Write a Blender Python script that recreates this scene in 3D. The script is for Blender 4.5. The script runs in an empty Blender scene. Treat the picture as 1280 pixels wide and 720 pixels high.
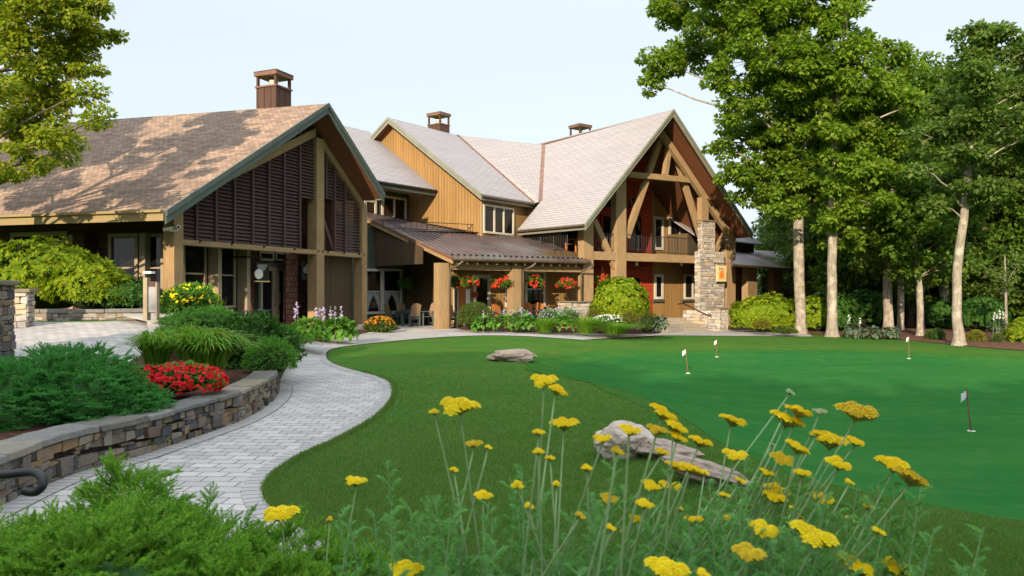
import bpy, math, random
import numpy as np
from mathutils import Vector, Matrix
from mathutils.geometry import delaunay_2d_cdt
random.seed(7); RNG = np.random.default_rng(7)
sc = bpy.context.scene
COL = sc.collection
# ---------------------------------------------------------------- camera
F, H, CH = 930.0, 364.0, 1.65
cam = bpy.data.objects.new('camera', bpy.data.cameras.new('camera'))
COL.objects.link(cam); sc.camera = cam
cam.location = (0, 0, CH); cam.rotation_euler = (math.radians(90), 0, 0)
cam.data.sensor_width = 36; cam.data.lens = F/1280*36
cam.data.shift_y = (H-360)/1280
cam.data.clip_start = .05; cam.data.clip_end = 3000
cam.data.dof.use_dof = True; cam.data.dof.focus_distance = 22; cam.data.dof.aperture_fstop = 5.6
# ---------------------------------------------------------------- sky, sun, exposure
SUN_EL = 19.0
SD = Vector((-.31, -.951, 0)).normalized()          # horizontal direction towards the sun
sc.world = bpy.data.worlds.new('World'); sc.world.use_nodes = True
wn = sc.world.node_tree; bg = wn.nodes['Background']
sky = wn.nodes.new('ShaderNodeTexSky'); sky.sky_type = 'NISHITA'; sky.sun_disc = False
sky.sun_elevation = math.radians(SUN_EL); sky.sun_rotation = math.atan2(SD.x, SD.y)
sky.air_density = 1.0; sky.dust_density = 3.0; sky.ozone_density = 1.0; sky.altitude = 900
hs = wn.nodes.new('ShaderNodeHueSaturation'); hs.inputs['Saturation'].default_value = .62
wn.links.new(sky.outputs[0], hs.inputs['Color']); pale = wn.nodes.new('ShaderNodeMix'); pale.data_type = 'RGBA'; pale.inputs[0].default_value = .92     # thin even haze over the whole sky
pale.inputs[7].default_value = (1.78, 1.93, 2.06, 1)
tcw = wn.nodes.new('ShaderNodeTexCoord'); spw = wn.nodes.new('ShaderNodeSeparateXYZ'); wn.links.new(tcw.outputs['Generated'], spw.inputs[0])
mrw = wn.nodes.new('ShaderNodeMapRange'); mrw.interpolation_type = 'SMOOTHSTEP'; wn.links.new(spw.outputs[2], mrw.inputs[0])     # hazy sky, brighter overhead than at the horizon
for i_, v_ in enumerate((.30, .95, 1.0, 2.5)): mrw.inputs[i_+1].default_value = v_
vmw = wn.nodes.new('ShaderNodeVectorMath'); vmw.operation = 'SCALE'; vmw.inputs[0].default_value = (1.60, 1.80, 2.00); wn.links.new(mrw.outputs[0], vmw.inputs['Scale']); wn.links.new(vmw.outputs[0], pale.inputs[7])
wn.links.new(hs.outputs[0], pale.inputs[6]); wn.links.new(pale.outputs[2], bg.inputs[0]); bg.inputs[1].default_value = .15
sun = bpy.data.objects.new('sun', bpy.data.lights.new('sun', 'SUN')); COL.objects.link(sun)
sun.data.energy = 2.3; sun.data.angle = math.radians(.6); sun.data.color = (1, .83, .62)
sv = Vector((SD.x*math.cos(math.radians(SUN_EL)), SD.y*math.cos(math.radians(SUN_EL)), math.sin(math.radians(SUN_EL))))
sun.rotation_euler = sv.to_track_quat('Z', 'Y').to_euler(); sun.location = (-20, -40, 40)
sc.view_settings.view_transform = 'Standard'; sc.view_settings.look = 'None'
sc.view_settings.exposure = 1.68; sc.view_settings.gamma = 1
# ---------------------------------------------------------------- helpers
Z = Vector((0, 0, 1))
def ss(a, b, x):
    t = min(1, max(0, (x-a)/(b-a))); return t*t*(3-2*t)
def gz(x, y):
    z = -.42*ss(-1.5, 7, x)
    l = ss(-4.6, -8.2, x)
    z += l*.95*(min(1, max(0, (y-8)/10)) - .7*ss(19.5, 23, y))*(1 if y < 40 else ss(60, 40, y))
    z += .35*ss(4.15, 3.3, y)*ss(-8, -6, x)*ss(9, 7, x)
    z += .10*math.exp(-((x-.2)**2/5+(y-13)**2/9)) + .13*math.exp(-((x-2.6)**2/3+(y-7.2)**2/2.2))
    z -= .10*math.exp(-((x-2.5)**2/6+(y-14)**2/30))
    z += .03*math.sin(x*.9+y*.35)*math.sin(y*.55-x*.2)*ss(-3, 0, x)*ss(30, 22, y)
    if DIP is not None:                              # the green lies in a shallow bowl
        fi, fj = (y-2)/.1, (x+4)/.1; i, j = int(fi), int(fj); fi -= i; fj -= j
        if 0 <= i < DIP.shape[0]-1 and 0 <= j < DIP.shape[1]-1 and y > 2 and x > -4: z += float((DIP[i, j]*(1-fj)+DIP[i, j+1]*fj)*(1-fi)+(DIP[i+1, j]*(1-fj)+DIP[i+1, j+1]*fj)*fi)
    return z
DIP = None
def ray(px, py): return Vector(((px-640)/F, 1, (H-py)/F))
def at(px, py, Y): return Vector((0, 0, CH)) + ray(px, py)*Y
def ground(px, py):
    r = ray(px, py); Y = 3.0
    while Y < 90:
        if CH+r.z*Y < gz(r.x*Y, Y): break
        Y *= 1.004
    return Vector((r.x*Y, Y, gz(r.x*Y, Y)))
def gp(px, Y): return Vector(((px-640)/F*Y, Y, gz((px-640)/F*Y, Y)))
class Frame:
    def __init__(s, o, d):
        s.o = Vector((o[0], o[1], 0)); s.U = Vector((d[0], d[1], 0)).normalized(); s.N = Vector((s.U.y, -s.U.x, 0))
    def p(s, u, v, z): return s.o+s.U*u+s.N*v+Z*z
    def px(s, px, py, v=0):                       # point of the plane v seen at a pixel -> (u, z)
        r = ray(px, py); q = s.o+s.N*v
        Y = q.dot(s.N)/(Vector((r.x, 1, 0)).dot(s.N))
        P = Vector((r.x*Y, Y, 0)); return (P-q).dot(s.U), CH+r.z*Y
    def u(s, px, v=0): return s.px(px, 300, v)[0]
    def z(s, px, py, v=0): return s.px(px, py, v)[1]
WORLD = {}
def wloc(o): return WORLD.get(o.name, Vector((0, 0, 0))) if o else Vector((0, 0, 0))
def tag(o, label=None, cat=None, group=None, kind=None):
    if label: o['label'] = label
    if cat: o['category'] = cat
    if group: o['group'] = group
    if kind: o['kind'] = kind
    return o
def thing(name, label, cat, loc=(0, 0, 0), group=None):
    o = bpy.data.objects.new(name, None); COL.objects.link(o); o.location = loc; o.empty_display_size = .2
    WORLD[o.name] = Vector(loc); return tag(o, label, cat, group)
def copy_tree(o, parent=None):
    c = o.copy(); COL.objects.link(c)
    if parent: c.parent = parent
    for ch in list(o.children): copy_tree(ch, c)
    return c
def link(name, me, mat, parent):
    if mat is not None:
        me.materials.clear()
        me.materials.append(mat)
    o = bpy.data.objects.new(name, me); COL.objects.link(o)
    if parent: o.parent = parent; WORLD[o.name] = wloc(parent)
    return o
class MB:
    def __init__(s): s.v = []; s.f = []; s.uv = []
    def face(s, pts, uv=None):
        pts = [Vector(p) for p in pts]
        if uv is None:
            n = Vector((0, 0, 0))
            for i in range(len(pts)):
                a, b = pts[i], pts[(i+1) % len(pts)]; n += a.cross(b)
            n = n.normalized() if n.length > 1e-12 else Z
            if abs(n.z) > .985: uv = [(p.x, p.y) for p in pts]
            else:
                t = Z.cross(n).normalized(); q = n.cross(t); uv = [(p.dot(t), p.dot(q)) for p in pts]
        b = len(s.v); s.v += pts; s.f.append(list(range(b, b+len(pts)))); s.uv += uv; return s
    def hexa(s, c, uvd=None):                     # c: 8 corners, bottom 0-3, top 4-7
        for q in ((3, 2, 1, 0), (4, 5, 6, 7), (0, 1, 5, 4), (1, 2, 6, 5), (2, 3, 7, 6), (3, 0, 4, 7)):
            P = [c[i] for i in q]
            if uvd is None: s.face(P)
            else:
                L = uvd; e = P[1]-P[0]; g = P[2]-P[1]
                w = e if abs(e.normalized().dot(L)) < abs(g.normalized().dot(L)) else g
                w = w.normalized(); s.face(P, [(p.dot(w)+random.random()*0, p.dot(L)) for p in P])
        return s
    def box(s, fr, u0, u1, v0, v1, z0, z1, along=False):
        a = [fr.p(u, v, z) for z in (z0, z1) for u, v in ((u0, v0), (u0, v1), (u1, v1), (u1, v0))]
        return s.hexa(a, fr.U if along else None)
    def beam(s, p, q, w, h, side=None):           # square timber from p to q; side: horizontal width direction
        d = (q-p).normalized(); sd = (side if side is not None else d.cross(Z)).normalized(); up = sd.cross(d).normalized()
        a, b = sd*w/2, up*h/2
        return s.hexa([p-a-b, p+a-b, p+a+b, p-a+b, q-a-b, q+a-b, q+a+b, q-a+b], d)
    def prism(s, poly, vec):
        n = len(poly); top = [p+vec for p in poly]
        s.face(poly[::-1]); s.face(top)
        for i in range(n): j = (i+1) % n; s.face([poly[i], poly[j], top[j], top[i]])
        return s
    def tube(s, pts, rs, n=8, cap=True):
        pts = [Vector(p) for p in pts]
        if not hasattr(rs, '__len__'): rs = [rs]*len(pts)
        rings = []; ref = None
        for i, p in enumerate(pts):
            d = (pts[min(i+1, len(pts)-1)]-pts[max(i-1, 0)]).normalized()
            if ref is None: ref = d.orthogonal().normalized()
            ref = (ref-d*ref.dot(d)).normalized(); b = d.cross(ref)
            rings.append([p+(ref*math.cos(k*6.28318/n)+b*math.sin(k*6.28318/n))*rs[i] for k in range(n)])
        base = len(s.v); l = 0; ll = []
        for i, r in enumerate(rings):
            s.v += r
            if i: l += (pts[i]-pts[i-1]).length
            ll.append(l)
        for i in range(len(rings)-1):
            for k in range(n):
                j = (k+1) % n
                s.f.append([base+i*n+k, base+i*n+j, base+(i+1)*n+j, base+(i+1)*n+k])
                s.uv += [(k/n, ll[i]), ((k+1)/n, ll[i]), ((k+1)/n, ll[i+1]), (k/n, ll[i+1])]
        if cap:
            s.f.append([base+k for k in range(n)][::-1]); s.uv += [(0, 0)]*n
            s.f.append([base+(len(rings)-1)*n+k for k in range(n)]); s.uv += [(0, 0)]*n
        return s
    def lathe(s, c, prof, n=16):                  # prof: list of (radius, z)
        c = Vector(c); b = len(s.v)
        for r, z in prof: s.v += [c+Vector((r*math.cos(k*6.28318/n), r*math.sin(k*6.28318/n), z)) for k in range(n)]
        for i in range(len(prof)-1):
            for k in range(n):
                j = (k+1) % n; s.f.append([b+i*n+k, b+i*n+j, b+(i+1)*n+j, b+(i+1)*n+k]); s.uv += [(0, 0), (1, 0), (1, 1), (0, 1)]
        return s
    def blob(s, c, r, sub=2, rough=.25, seed=0, scale=1.5):   # lumpy closed stone-like form
        import bmesh
        bm = bmesh.new(); bmesh.ops.create_icosphere(bm, subdivisions=sub, radius=1)
        from mathutils import noise
        b = len(s.v)
        for v in bm.verts:
            d = v.co.normalized(); k = 1+rough*noise.noise(d*scale+Vector((seed*7.3, seed*3.1, 0)))+rough*.4*noise.noise(d*scale*3+Vector((seed, 9, 2)))
            s.v.append(Vector(c)+Vector((d.x*r[0], d.y*r[1], d.z*r[2]))*k)
        bm.verts.index_update()
        for f in bm.faces: s.f.append([b+v.index for v in f.verts]); s.uv += [(0, 0)]*3
        bm.free(); return s
    def build(s, name, mat, parent=None, bevel=0, smooth=False, origin=None):
        if parent is not None: o = wloc(parent)
        elif origin is not None: o = Vector(origin)
        else:
            xs = [v.x for v in s.v]; ys = [v.y for v in s.v]; o = Vector(((min(xs)+max(xs))/2, (min(ys)+max(ys))/2, min(v.z for v in s.v)))
        me = bpy.data.meshes.new(name); me.from_pydata([tuple(v-o) for v in s.v], [], s.f)
        uvl = me.uv_layers.new(name='UVMap'); uvl.data.foreach_set('uv', np.array(s.uv, dtype=np.float32).ravel())
        if smooth: me.polygons.foreach_set('use_smooth', [True]*len(me.polygons))
        me.update()
        ob = link(name, me, mat, parent)
        if parent is None: ob.location = o; WORLD[ob.name] = o
        if bevel:
            import bmesh
            bm = bmesh.new(); bm.from_mesh(me); bmesh.ops.remove_doubles(bm, verts=bm.verts, dist=1e-5)
            bm.to_mesh(me); bm.free()
            m = ob.modifiers.new('bevel', 'BEVEL'); m.width = bevel; m.segments = 2; m.limit_method = 'ANGLE'; m.angle_limit = .6
        return ob
def np_mesh(name, V, Fc, mat, parent=None, origin=None, smooth=False):
    V = np.asarray(V, dtype=np.float32); k = Fc.shape[1]
    if parent is not None: o = wloc(parent)
    elif origin is not None: o = Vector(origin)
    else: o = Vector((float(V[:, 0].mean()), float(V[:, 1].mean()), float(V[:, 2].min())))
    V = V-np.array(o, dtype=np.float32)
    me = bpy.data.meshes.new(name); me.vertices.add(len(V)); me.vertices.foreach_set('co', V.ravel())
    me.loops.add(Fc.size); me.loops.foreach_set('vertex_index', Fc.astype(np.int32).ravel())
    me.polygons.add(len(Fc)); me.polygons.foreach_set('loop_start', np.arange(0, Fc.size, k, dtype=np.int32))
    if smooth: me.polygons.foreach_set('use_smooth', np.ones(len(Fc), dtype=bool))
    me.update(calc_edges=True); me.validate()
    ob = link(name, me, mat, parent)
    if parent is None: ob.location = o; WORLD[ob.name] = o
    return ob
# ---------------------------------------------------------------- materials
class NT:
    def __init__(s, name):
        s.m = bpy.data.materials.new(name); s.m.use_nodes = True; s.t = s.m.node_tree; s.n = s.t.nodes
        s.b = s.n['Principled BSDF']; s.out = s.n['Material Output']
    def new(s, typ, **kw):
        n = s.n.new('ShaderNode'+typ)
        for k, v in kw.items(): setattr(n, k, v)
        return n
    def l(s, a, b): s.t.links.new(a, b)
    def coord(s, which='Object', scale=(1, 1, 1), rot=(0, 0, 0)):
        if which == 'Pos': o = s.new('NewGeometry').outputs['Position']
        else: o = s.new('TexCoord').outputs[which]
        m = s.new('Mapping'); m.inputs['Scale'].default_value = scale; m.inputs['Rotation'].default_value = rot
        s.l(o, m.inputs[0]); return m.outputs[0]
    def noise(s, vec, scale, detail=4, rough=.55):
        n = s.new('TexNoise'); n.inputs['Scale'].default_value = scale; n.inputs['Detail'].default_value = detail
        n.inputs['Roughness'].default_value = rough; s.l(vec, n.inputs['Vector']); return n.outputs['Fac']
    def ramp(s, fac, stops, interp='LINEAR'):
        r = s.new('ValToRGB'); r.color_ramp.interpolation = interp; e = r.color_ramp.elements
        while len(e) < len(stops): e.new(.5)
        for i, (p, c) in enumerate(stops): e[i].position = p; e[i].color = (*c, 1)
        s.l(fac, r.inputs[0]); return r.outputs[0]
    def mix(s, fac, a, b, mode='MIX'):
        m = s.new('Mix', data_type='RGBA', blend_type=mode)
        for sock, x in ((m.inputs[0], fac), (m.inputs[6], a), (m.inputs[7], b)):
            if isinstance(x, (int, float)): sock.default_value = x
            elif isinstance(x, tuple): sock.default_value = (*x, 1)
            else: s.l(x, sock)
        return m.outputs[2]
    def math(s, op, a, b=0):
        m = s.new('Math', operation=op)
        for i, x in enumerate((a, b)):
            if isinstance(x, (int, float)): m.inputs[i].default_value = x
            else: s.l(x, m.inputs[i])
        return m.outputs[0]
    def rmap(s, v, a, b, c, d):
        m = s.new('MapRange'); s.l(v, m.inputs[0])
        for i, x in enumerate((a, b, c, d)): m.inputs[i+1].default_value = x
        return m.outputs[0]
    def col(s, c):
        if isinstance(c, tuple): s.b.inputs['Base Color'].default_value = (*c, 1)
        else: s.l(c, s.b.inputs['Base Color'])
    def bump(s, h, strength=.5, dist=.02):
        b = s.new('Bump'); b.inputs['Strength'].default_value = strength; b.inputs['Distance'].default_value = dist
        s.l(h, b.inputs['Height']); s.l(b.outputs[0], s.b.inputs['Normal'])
    def fin(s, rough=.7, spec=.3, metal=0):
        s.b.inputs['Roughness'].default_value = rough; s.b.inputs['Specular IOR Level'].default_value = spec
        s.b.inputs['Metallic'].default_value = metal; return s.m
def simple(name, c, rough=.6, spec=.4, metal=0, var=.25, scale=3.0, bump=.0):
    t = NT(name); v = t.coord('Pos'); n = t.noise(v, scale, 6)
    t.col(t.mix(t.rmap(n, .3, .7, 0, 1), tuple(x*(1-var) for x in c), tuple(min(1, x*(1+var)) for x in c)))
    if bump: t.bump(t.noise(v, scale*8, 4), bump, .01)
    return t.fin(rough, spec, metal)
def timber(name, c, var=.32, weather=0.0):
    t = NT(name); v = t.coord('UV', (9, .6, 1)); g = t.noise(v, 3.0, 8, .65)
    w = t.noise(t.coord('Pos'), .9, 3); r = t.new('NewGeometry').outputs['Random Per Island']
    a = t.mix(t.rmap(g, .3, .7, 0, 1), tuple(x*(1-var) for x in c), tuple(x*(1+var) for x in c))
    a = t.mix(t.rmap(w, .35, .75, 0, .38), a, (c[0]*.62, c[1]*.68, c[2]*.8)); ck = t.noise(t.coord('UV', (26, .45, 1)), 2.0, 3); a = t.mix(t.rmap(ck, .66, .72, 0, .55), a, tuple(x*.3 for x in c))
    t.col(a); t.bump(g, .35, .006); return t.fin(.72, .25)
def boards(name, c, w=.2, groove=.012, var=.2, batten=.05):      # vertical boards with narrow battens
    t = NT(name); uv = t.new('TexCoord').outputs['UV']; sp = t.new('SeparateXYZ'); t.l(uv, sp.inputs[0])
    q = t.math('DIVIDE', sp.outputs[0], w); idn = t.math('FLOOR', q); fr = t.math('SUBTRACT', q, idn)
    wnn = t.new('TexWhiteNoise', noise_dimensions='1D'); t.l(idn, wnn.inputs['W'])
    g = t.noise(t.coord('UV', (8, .5, 1)), 3.2, 8, .65)
    a = t.mix(t.rmap(g, .3, .7, 0, 1), tuple(x*(1-var) for x in c), tuple(x*(1+var) for x in c))
    a = t.mix(t.rmap(wnn.outputs[0], 0, 1, 0, .42), a, tuple(x*.55 for x in c))
    bt = t.math('LESS_THAN', fr, batten/w); gr = t.math('LESS_THAN', t.math('ABSOLUTE', t.math('SUBTRACT', fr, batten/w+.03)), groove/w)
    a = t.mix(t.math('MULTIPLY', gr, .6), a, tuple(x*.2 for x in c))
    stain = t.noise(t.coord('Pos', (1, 1, .35)), 1.1, 4); a = t.mix(t.rmap(stain, .45, .75, 0, .4), a, tuple(x*.5 for x in c))
    t.col(a); hgt = t.math('SUBTRACT', t.math('ADD', t.math('MULTIPLY', bt, 1.0), t.math('MULTIPLY', g, .15)), t.math('MULTIPLY', gr, .6))
    t.bump(hgt, .8, .02); return t.fin(.75, .2)
def shingles(name, c1, c2, w=.28, h=.14, mort=.02, stain=(.5, .5, .5), bump=.8, streak=.3, mortar_k=.3, tone=.75):
    t = NT(name); uv = t.coord('UV')
    b = t.new('TexBrick'); t.l(uv, b.inputs['Vector']); b.inputs['Scale'].default_value = 1; b.inputs['Brick Width'].default_value = w
    b.inputs['Row Height'].default_value = h; b.inputs['Mortar Size'].default_value = mort*h; b.inputs['Mortar Smooth'].default_value = .2
    b.inputs['Color1'].default_value = (*c1, 1); b.inputs['Color2'].default_value = (*c2, 1); b.inputs['Mortar'].default_value = (*tuple(x*mortar_k for x in c2), 1)
    b.offset = .5; b.inputs['Bias'].default_value = 0
    b2 = t.new('TexBrick'); t.l(t.coord('UV', (1, 1, 1)), b2.inputs['Vector'])
    for k, x in (('Scale', 1), ('Brick Width', w*1.7), ('Row Height', h), ('Mortar Size', 0)): b2.inputs[k].default_value = x
    b2.inputs['Color1'].default_value = (tone, tone, tone, 1); b2.inputs['Color2'].default_value = (1.95-tone, 1.95-tone, 1.95-tone, 1)
    a = t.mix(1.0, b.outputs[0], b2.outputs[0], 'MULTIPLY')
    n = t.noise(t.coord('Pos'), .5, 5); a = t.mix(t.rmap(n, .4, .7, 0, streak), a, stain)
    n2 = t.noise(t.coord('Pos'), 30, 3); a = t.mix(t.rmap(n2, .2, .8, 0, .35), a, tuple(x*.6 for x in c1))
    t.col(a)
    sp = t.new('SeparateXYZ'); t.l(uv, sp.inputs[0]); q = t.math('DIVIDE', sp.outputs[1], h); fr = t.math('FRACT', q)
    t.bump(t.math('ADD', t.math('SUBTRACT', 1.0, fr), t.math('MULTIPLY', b.outputs['Fac'], -.6)), bump, .03)
    return t.fin(.85, .15)
def stone_mat(name, pal, rough=.85, bump=.6):
    t = NT(name); r = t.new('NewGeometry').outputs['Random Per Island']; v = t.coord('Pos')
    k = len(pal); a = t.ramp(r, [(i/k, c) for i, c in enumerate(pal)], 'CONSTANT')
    n = t.noise(v, 9, 8, .65); n2 = t.noise(v, 38, 4)
    a = t.mix(t.rmap(n, .35, .7, 0, .6), a, t.mix(1.0, a, (.5, .48, .45), 'MULTIPLY'))
    a = t.mix(t.rmap(n2, .45, .8, 0, .3), a, t.mix(.5, a, (.5, .48, .43)))
    t.col(a); t.bump(t.math('ADD', n, t.math('MULTIPLY', n2, .4)), bump, .02); return t.fin(rough, .2)
def leafmat(name, cols, transl=.35, rough=.5, spec=.25, hue=0.0):
    t = NT(name); r = t.new('NewGeometry').outputs['Random Per Island']
    k = len(cols)-1; a = t.ramp(r, [(i/k, c) for i, c in enumerate(cols)])
    big = t.noise(t.coord('Pos'), .9, 3); a = t.mix(t.rmap(big, .35, .7, 0, .45), a, t.mix(1.0, a, (.62, .78, .6), 'MULTIPLY'))
    t.col(a); t.fin(rough, spec*.6)
    tr = t.new('BsdfTranslucent'); t.l(t.mix(1.0, a, (1.15, 1.2, .6), 'MULTIPLY'), tr.inputs[0])
    mx = t.new('MixShader'); mx.inputs[0].default_value = transl; t.l(t.b.outputs[0], mx.inputs[1]); t.l(tr.outputs[0], mx.inputs[2])
    t.l(mx.outputs[0], t.out.inputs[0]); return t.m
M = {}
M['timber'] = timber('timber_tan', (.315, .205, .10))
M['timber_main'] = timber('timber_honey', (.335, .22, .112))
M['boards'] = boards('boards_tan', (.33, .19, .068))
M['boards_dark'] = boards('boards_shaded_brown', (.13, .085, .04))  # tan boards darkened: shade of the recessed walls is put into the colour
M['boards_shade'] = boards('boards_painted_shade', (.085, .058, .032))  # darker still: shade on wing board wall and porch verge put into the colour
M['louvre'] = timber('louvre_brown', (.085, .048, .043))
M['fascia'] = simple('fascia_green', (.085, .103, .088), .55, .35, var=.12)
M['fascia_sage'] = simple('fascia_sage', (.20, .20, .15), .55, .35, var=.12)
M['eave_ochre'] = timber('eave_ochre', (.28, .21, .10), .12)
M['soffit'] = timber('soffit_redwood', (.17, .065, .03))
M['trimgreen'] = simple('trim_dark_green', (.06, .075, .06), .6, .3, var=.15)
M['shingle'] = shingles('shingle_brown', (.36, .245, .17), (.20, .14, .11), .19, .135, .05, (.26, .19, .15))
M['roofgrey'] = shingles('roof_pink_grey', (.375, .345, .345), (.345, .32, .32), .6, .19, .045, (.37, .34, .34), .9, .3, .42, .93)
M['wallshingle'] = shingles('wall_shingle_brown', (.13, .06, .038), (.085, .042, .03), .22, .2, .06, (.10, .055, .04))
M['red'] = shingles('siding_red', (.35, .05, .022), (.31, .045, .02), 6, .16, .05, (.36, .035, .012), .6, .1)
def metal_roof():
    t = NT('metal_roof'); v = t.coord('Pos', (.5, .5, .5)); n = t.noise(v, 1.2, 5)
    a = t.mix(t.rmap(n, .4, .65, 0, 1), (.14, .105, .10), (.20, .15, .135)); n2 = t.noise(t.coord('Pos'), .35, 2)
    a = t.mix(t.rmap(n2, .56, .64, 0, .45), a, (.20, .27, .23)); t.col(a); return t.fin(.42, .5, .55)
M['metalroof'] = metal_roof()
M['copper'] = simple('copper_brown', (.20, .10, .06), .5, .5, .3, .3, 2)
M['chimney'] = boards('chimney_copper', (.10, .055, .04), .3, .02, .25, .06)
M['darkmetal'] = simple('dark_metal', (.018, .017, .018), .45, .5, .3)
M['gutter'] = simple('gutter_bronze', (.13, .095, .065), .4, .5, .4)
M['white'] = simple('frame_cream', (.52, .47, .38), .5, .4, var=.08)
M['frametan'] = simple('frame_taupe', (.30, .235, .155), .55, .35, var=.1)
M['dark'] = simple('interior_dark', (.012, .010, .010), .8, .1)
def glass():
    t = NT('window_glass'); n = t.noise(t.coord('Pos'), .7, 2); t.col(t.mix(t.rmap(n, .4, .7, 0, 1), (.006, .007, .008), (.02, .016, .012)))
    t.bump(t.noise(t.coord('Pos'), 1.6, 1), .06, .02); return t.fin(.05, .35)
M['glass'] = glass()
M['curtain'] = simple('curtain', (.30, .30, .29), .8, .1)
M['ivory'] = simple('ivory', (.75, .72, .65), .5, .4, var=.06)
M['pier'] = stone_mat('pier_stone', [(.50, .43, .35), (.42, .37, .32), (.57, .51, .43), (.34, .28, .225), (.50, .46, .41), (.52, .40, .28), (.39, .36, .325), (.30, .28, .265)])
M['wallstone'] = stone_mat('wall_stone', [(.17, .135, .10), (.12, .105, .095), (.21, .15, .09), (.24, .20, .15), (.06, .06, .065), (.15, .10, .07), (.25, .21, .165), (.18, .155, .13), (.09, .08, .075), (.23, .145, .07), (.14, .12, .10)])
M['cap'] = stone_mat('capstone', [(.15, .135, .115), (.24, .21, .165), (.13, .125, .115), (.21, .175, .12), (.19, .18, .165)])
M['mortar'] = simple('wall_core', (.035, .03, .026), .95, .1, var=.3, scale=9)
M['boulder'] = stone_mat('boulder', [(.42, .31, .24), (.37, .28, .22)], bump=.9)
M['steps'] = stone_mat('step_stone', [(.34, .29, .22), (.27, .24, .20), (.38, .32, .24)])
M['ledgestone'] = stone_mat('ledge_stone', [(.36, .29, .22), (.28, .23, .18), (.42, .35, .28), (.22, .18, .145), (.33, .30, .26), (.38, .28, .19)])
def paver(name, coord, bw, bh, c1, c2):
    t = NT(name); v = t.coord(coord, rot=(0, 0, .05) if coord == 'Pos' else (0, 0, 0))
    d = t.noise(v, 1.3, 2); nv = t.new('VectorMath', operation='ADD'); t.l(v, nv.inputs[0])
    cx = t.new('CombineXYZ'); t.l(t.rmap(d, 0, 1, -.03, .03), cx.inputs[0]); t.l(t.rmap(t.noise(v, 1.7, 2), 0, 1, -.02, .02), cx.inputs[1]); t.l(cx.outputs[0], nv.inputs[1])
    b = t.new('TexBrick'); t.l(nv.outputs[0], b.inputs['Vector']); b.offset = .5
    for k, x in (('Scale', 1), ('Brick Width', bw), ('Row Height', bh), ('Mortar Size', .0065), ('Mortar Smooth', .3)): b.inputs[k].default_value = x
    b.inputs['Color1'].default_value = (*c1, 1); b.inputs['Color2'].default_value = (*c2, 1); b.inputs['Mortar'].default_value = (.05, .048, .05, 1)
    n = t.noise(t.coord('Pos'), 24, 6); n2 = t.noise(t.coord('Pos'), .8, 4)
    a = t.mix(t.rmap(n, .3, .75, 0, .4), b.outputs[0], tuple(x*.62 for x in c1))
    a = t.mix(t.rmap(n2, .45, .75, 0, .35), a, tuple(x*.6 for x in c2)); t.col(a)
    t.bump(t.math('ADD', t.math('MULTIPLY', b.outputs['Fac'], -1), t.math('MULTIPLY', n, .2)), .7, .012); return t.fin(.8, .25)
M['paver'] = paver('pavers', 'Pos', .24, .165, (.51, .465, .42), (.35, .325, .305))
M['border'] = paver('border_pavers', 'UV', .11, .21, (.42, .385, .35), (.34, .315, .295))
M['concrete'] = simple('concrete', (.40, .355, .30), .85, .2, var=.15, scale=2, bump=.3)
M['mulch'] = simple('mulch', (.075, .035, .022), .95, .1, var=.55, scale=14, bump=.9)
M['mulchred'] = simple('red_mulch', (.125, .062, .04), .95, .1, var=.45, scale=10, bump=.9)
def lawn(name, a1, a2, a3, fine, stripe=0):
    t = NT(name); v = t.coord('Pos'); n = t.noise(v, .45, 5); n2 = t.noise(v, fine, 5, .7); n3 = t.noise(t.coord('Pos', (1, 1, 1)), 3.0, 4)
    a = t.mix(t.rmap(n, .35, .7, 0, 1), a1, a2); a = t.mix(t.rmap(n2, .3, .75, 0, .65), a, a3)
    a = t.mix(t.rmap(n3, .5, .8, 0, .55), a, (a2[0]*1.6, a2[1]*1.08, a2[2]*1.2)); n4 = t.noise(t.coord('Pos', (.35, 1.2, 1)), 1.1, 4); a = t.mix(t.rmap(n4, .45, .75, 0, .5), a, (a1[0]*.7, a1[1]*.72, a1[2]*.7)); t.col(a)
    t.bump(n2, .7 if not stripe else .25, .03); t.fin(.95, 0)
    return t.m
M['lawn'] = lawn('lawn', (.055, .150, .026), (.092, .160, .030), (.035, .105, .017), 55)
M['green'] = lawn('putting_turf', (.024, .122, .028), (.040, .136, .028), (.017, .098, .022), 40, 1)
M['collar'] = lawn('collar_turf', (.036, .138, .025), (.058, .15, .026), (.024, .105, .018), 48)
M['blade'] = leafmat('grass_blade', [(.075, .19, .04), (.105, .225, .046), (.15, .25, .055), (.24, .24, .10)], .48)
M['bark'] = None
def bark(name, c, c2):
    t = NT(name); n = t.noise(t.coord('Pos', (3, 3, .7)), 4, 8, .7); n2 = t.noise(t.coord('Pos'), 3.2, 4)
    a = t.mix(t.rmap(n, .35, .65, 0, 1), c, c2); a = t.mix(t.rmap(n2, .5, .65, 0, .7), a, tuple(x*1.35 for x in c2)); t.col(a)
    t.bump(n, .9, .03); return t.fin(.9, .1)
M['bark'] = bark('bark_pale', (.17, .14, .105), (.36, .315, .25))
M['barkdark'] = bark('bark_brown', (.10, .075, .05), (.20, .155, .11))
M['oak'] = leafmat('leaf_oak', [(.10, .19, .02), (.165, .26, .024), (.26, .34, .034), (.13, .22, .022)], .48)
M['oak_b'] = leafmat('leaf_oak_grey', [(.08, .145, .03), (.12, .19, .036), (.165, .23, .046), (.10, .165, .032)], .45)
M['birch'] = leafmat('leaf_birch', [(.17, .26, .022), (.28, .34, .03), (.42, .40, .04), (.13, .22, .022)], .52)
M['forest'] = leafmat('leaf_forest', [(.06, .13, .018), (.10, .18, .022), (.155, .23, .028), (.08, .15, .018)], .45)
M['rhodo'] = leafmat('leaf_rhododendron', [(.09, .19, .012), (.18, .27, .014), (.32, .36, .018), (.13, .21, .013)], .35, .5, .15)
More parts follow.
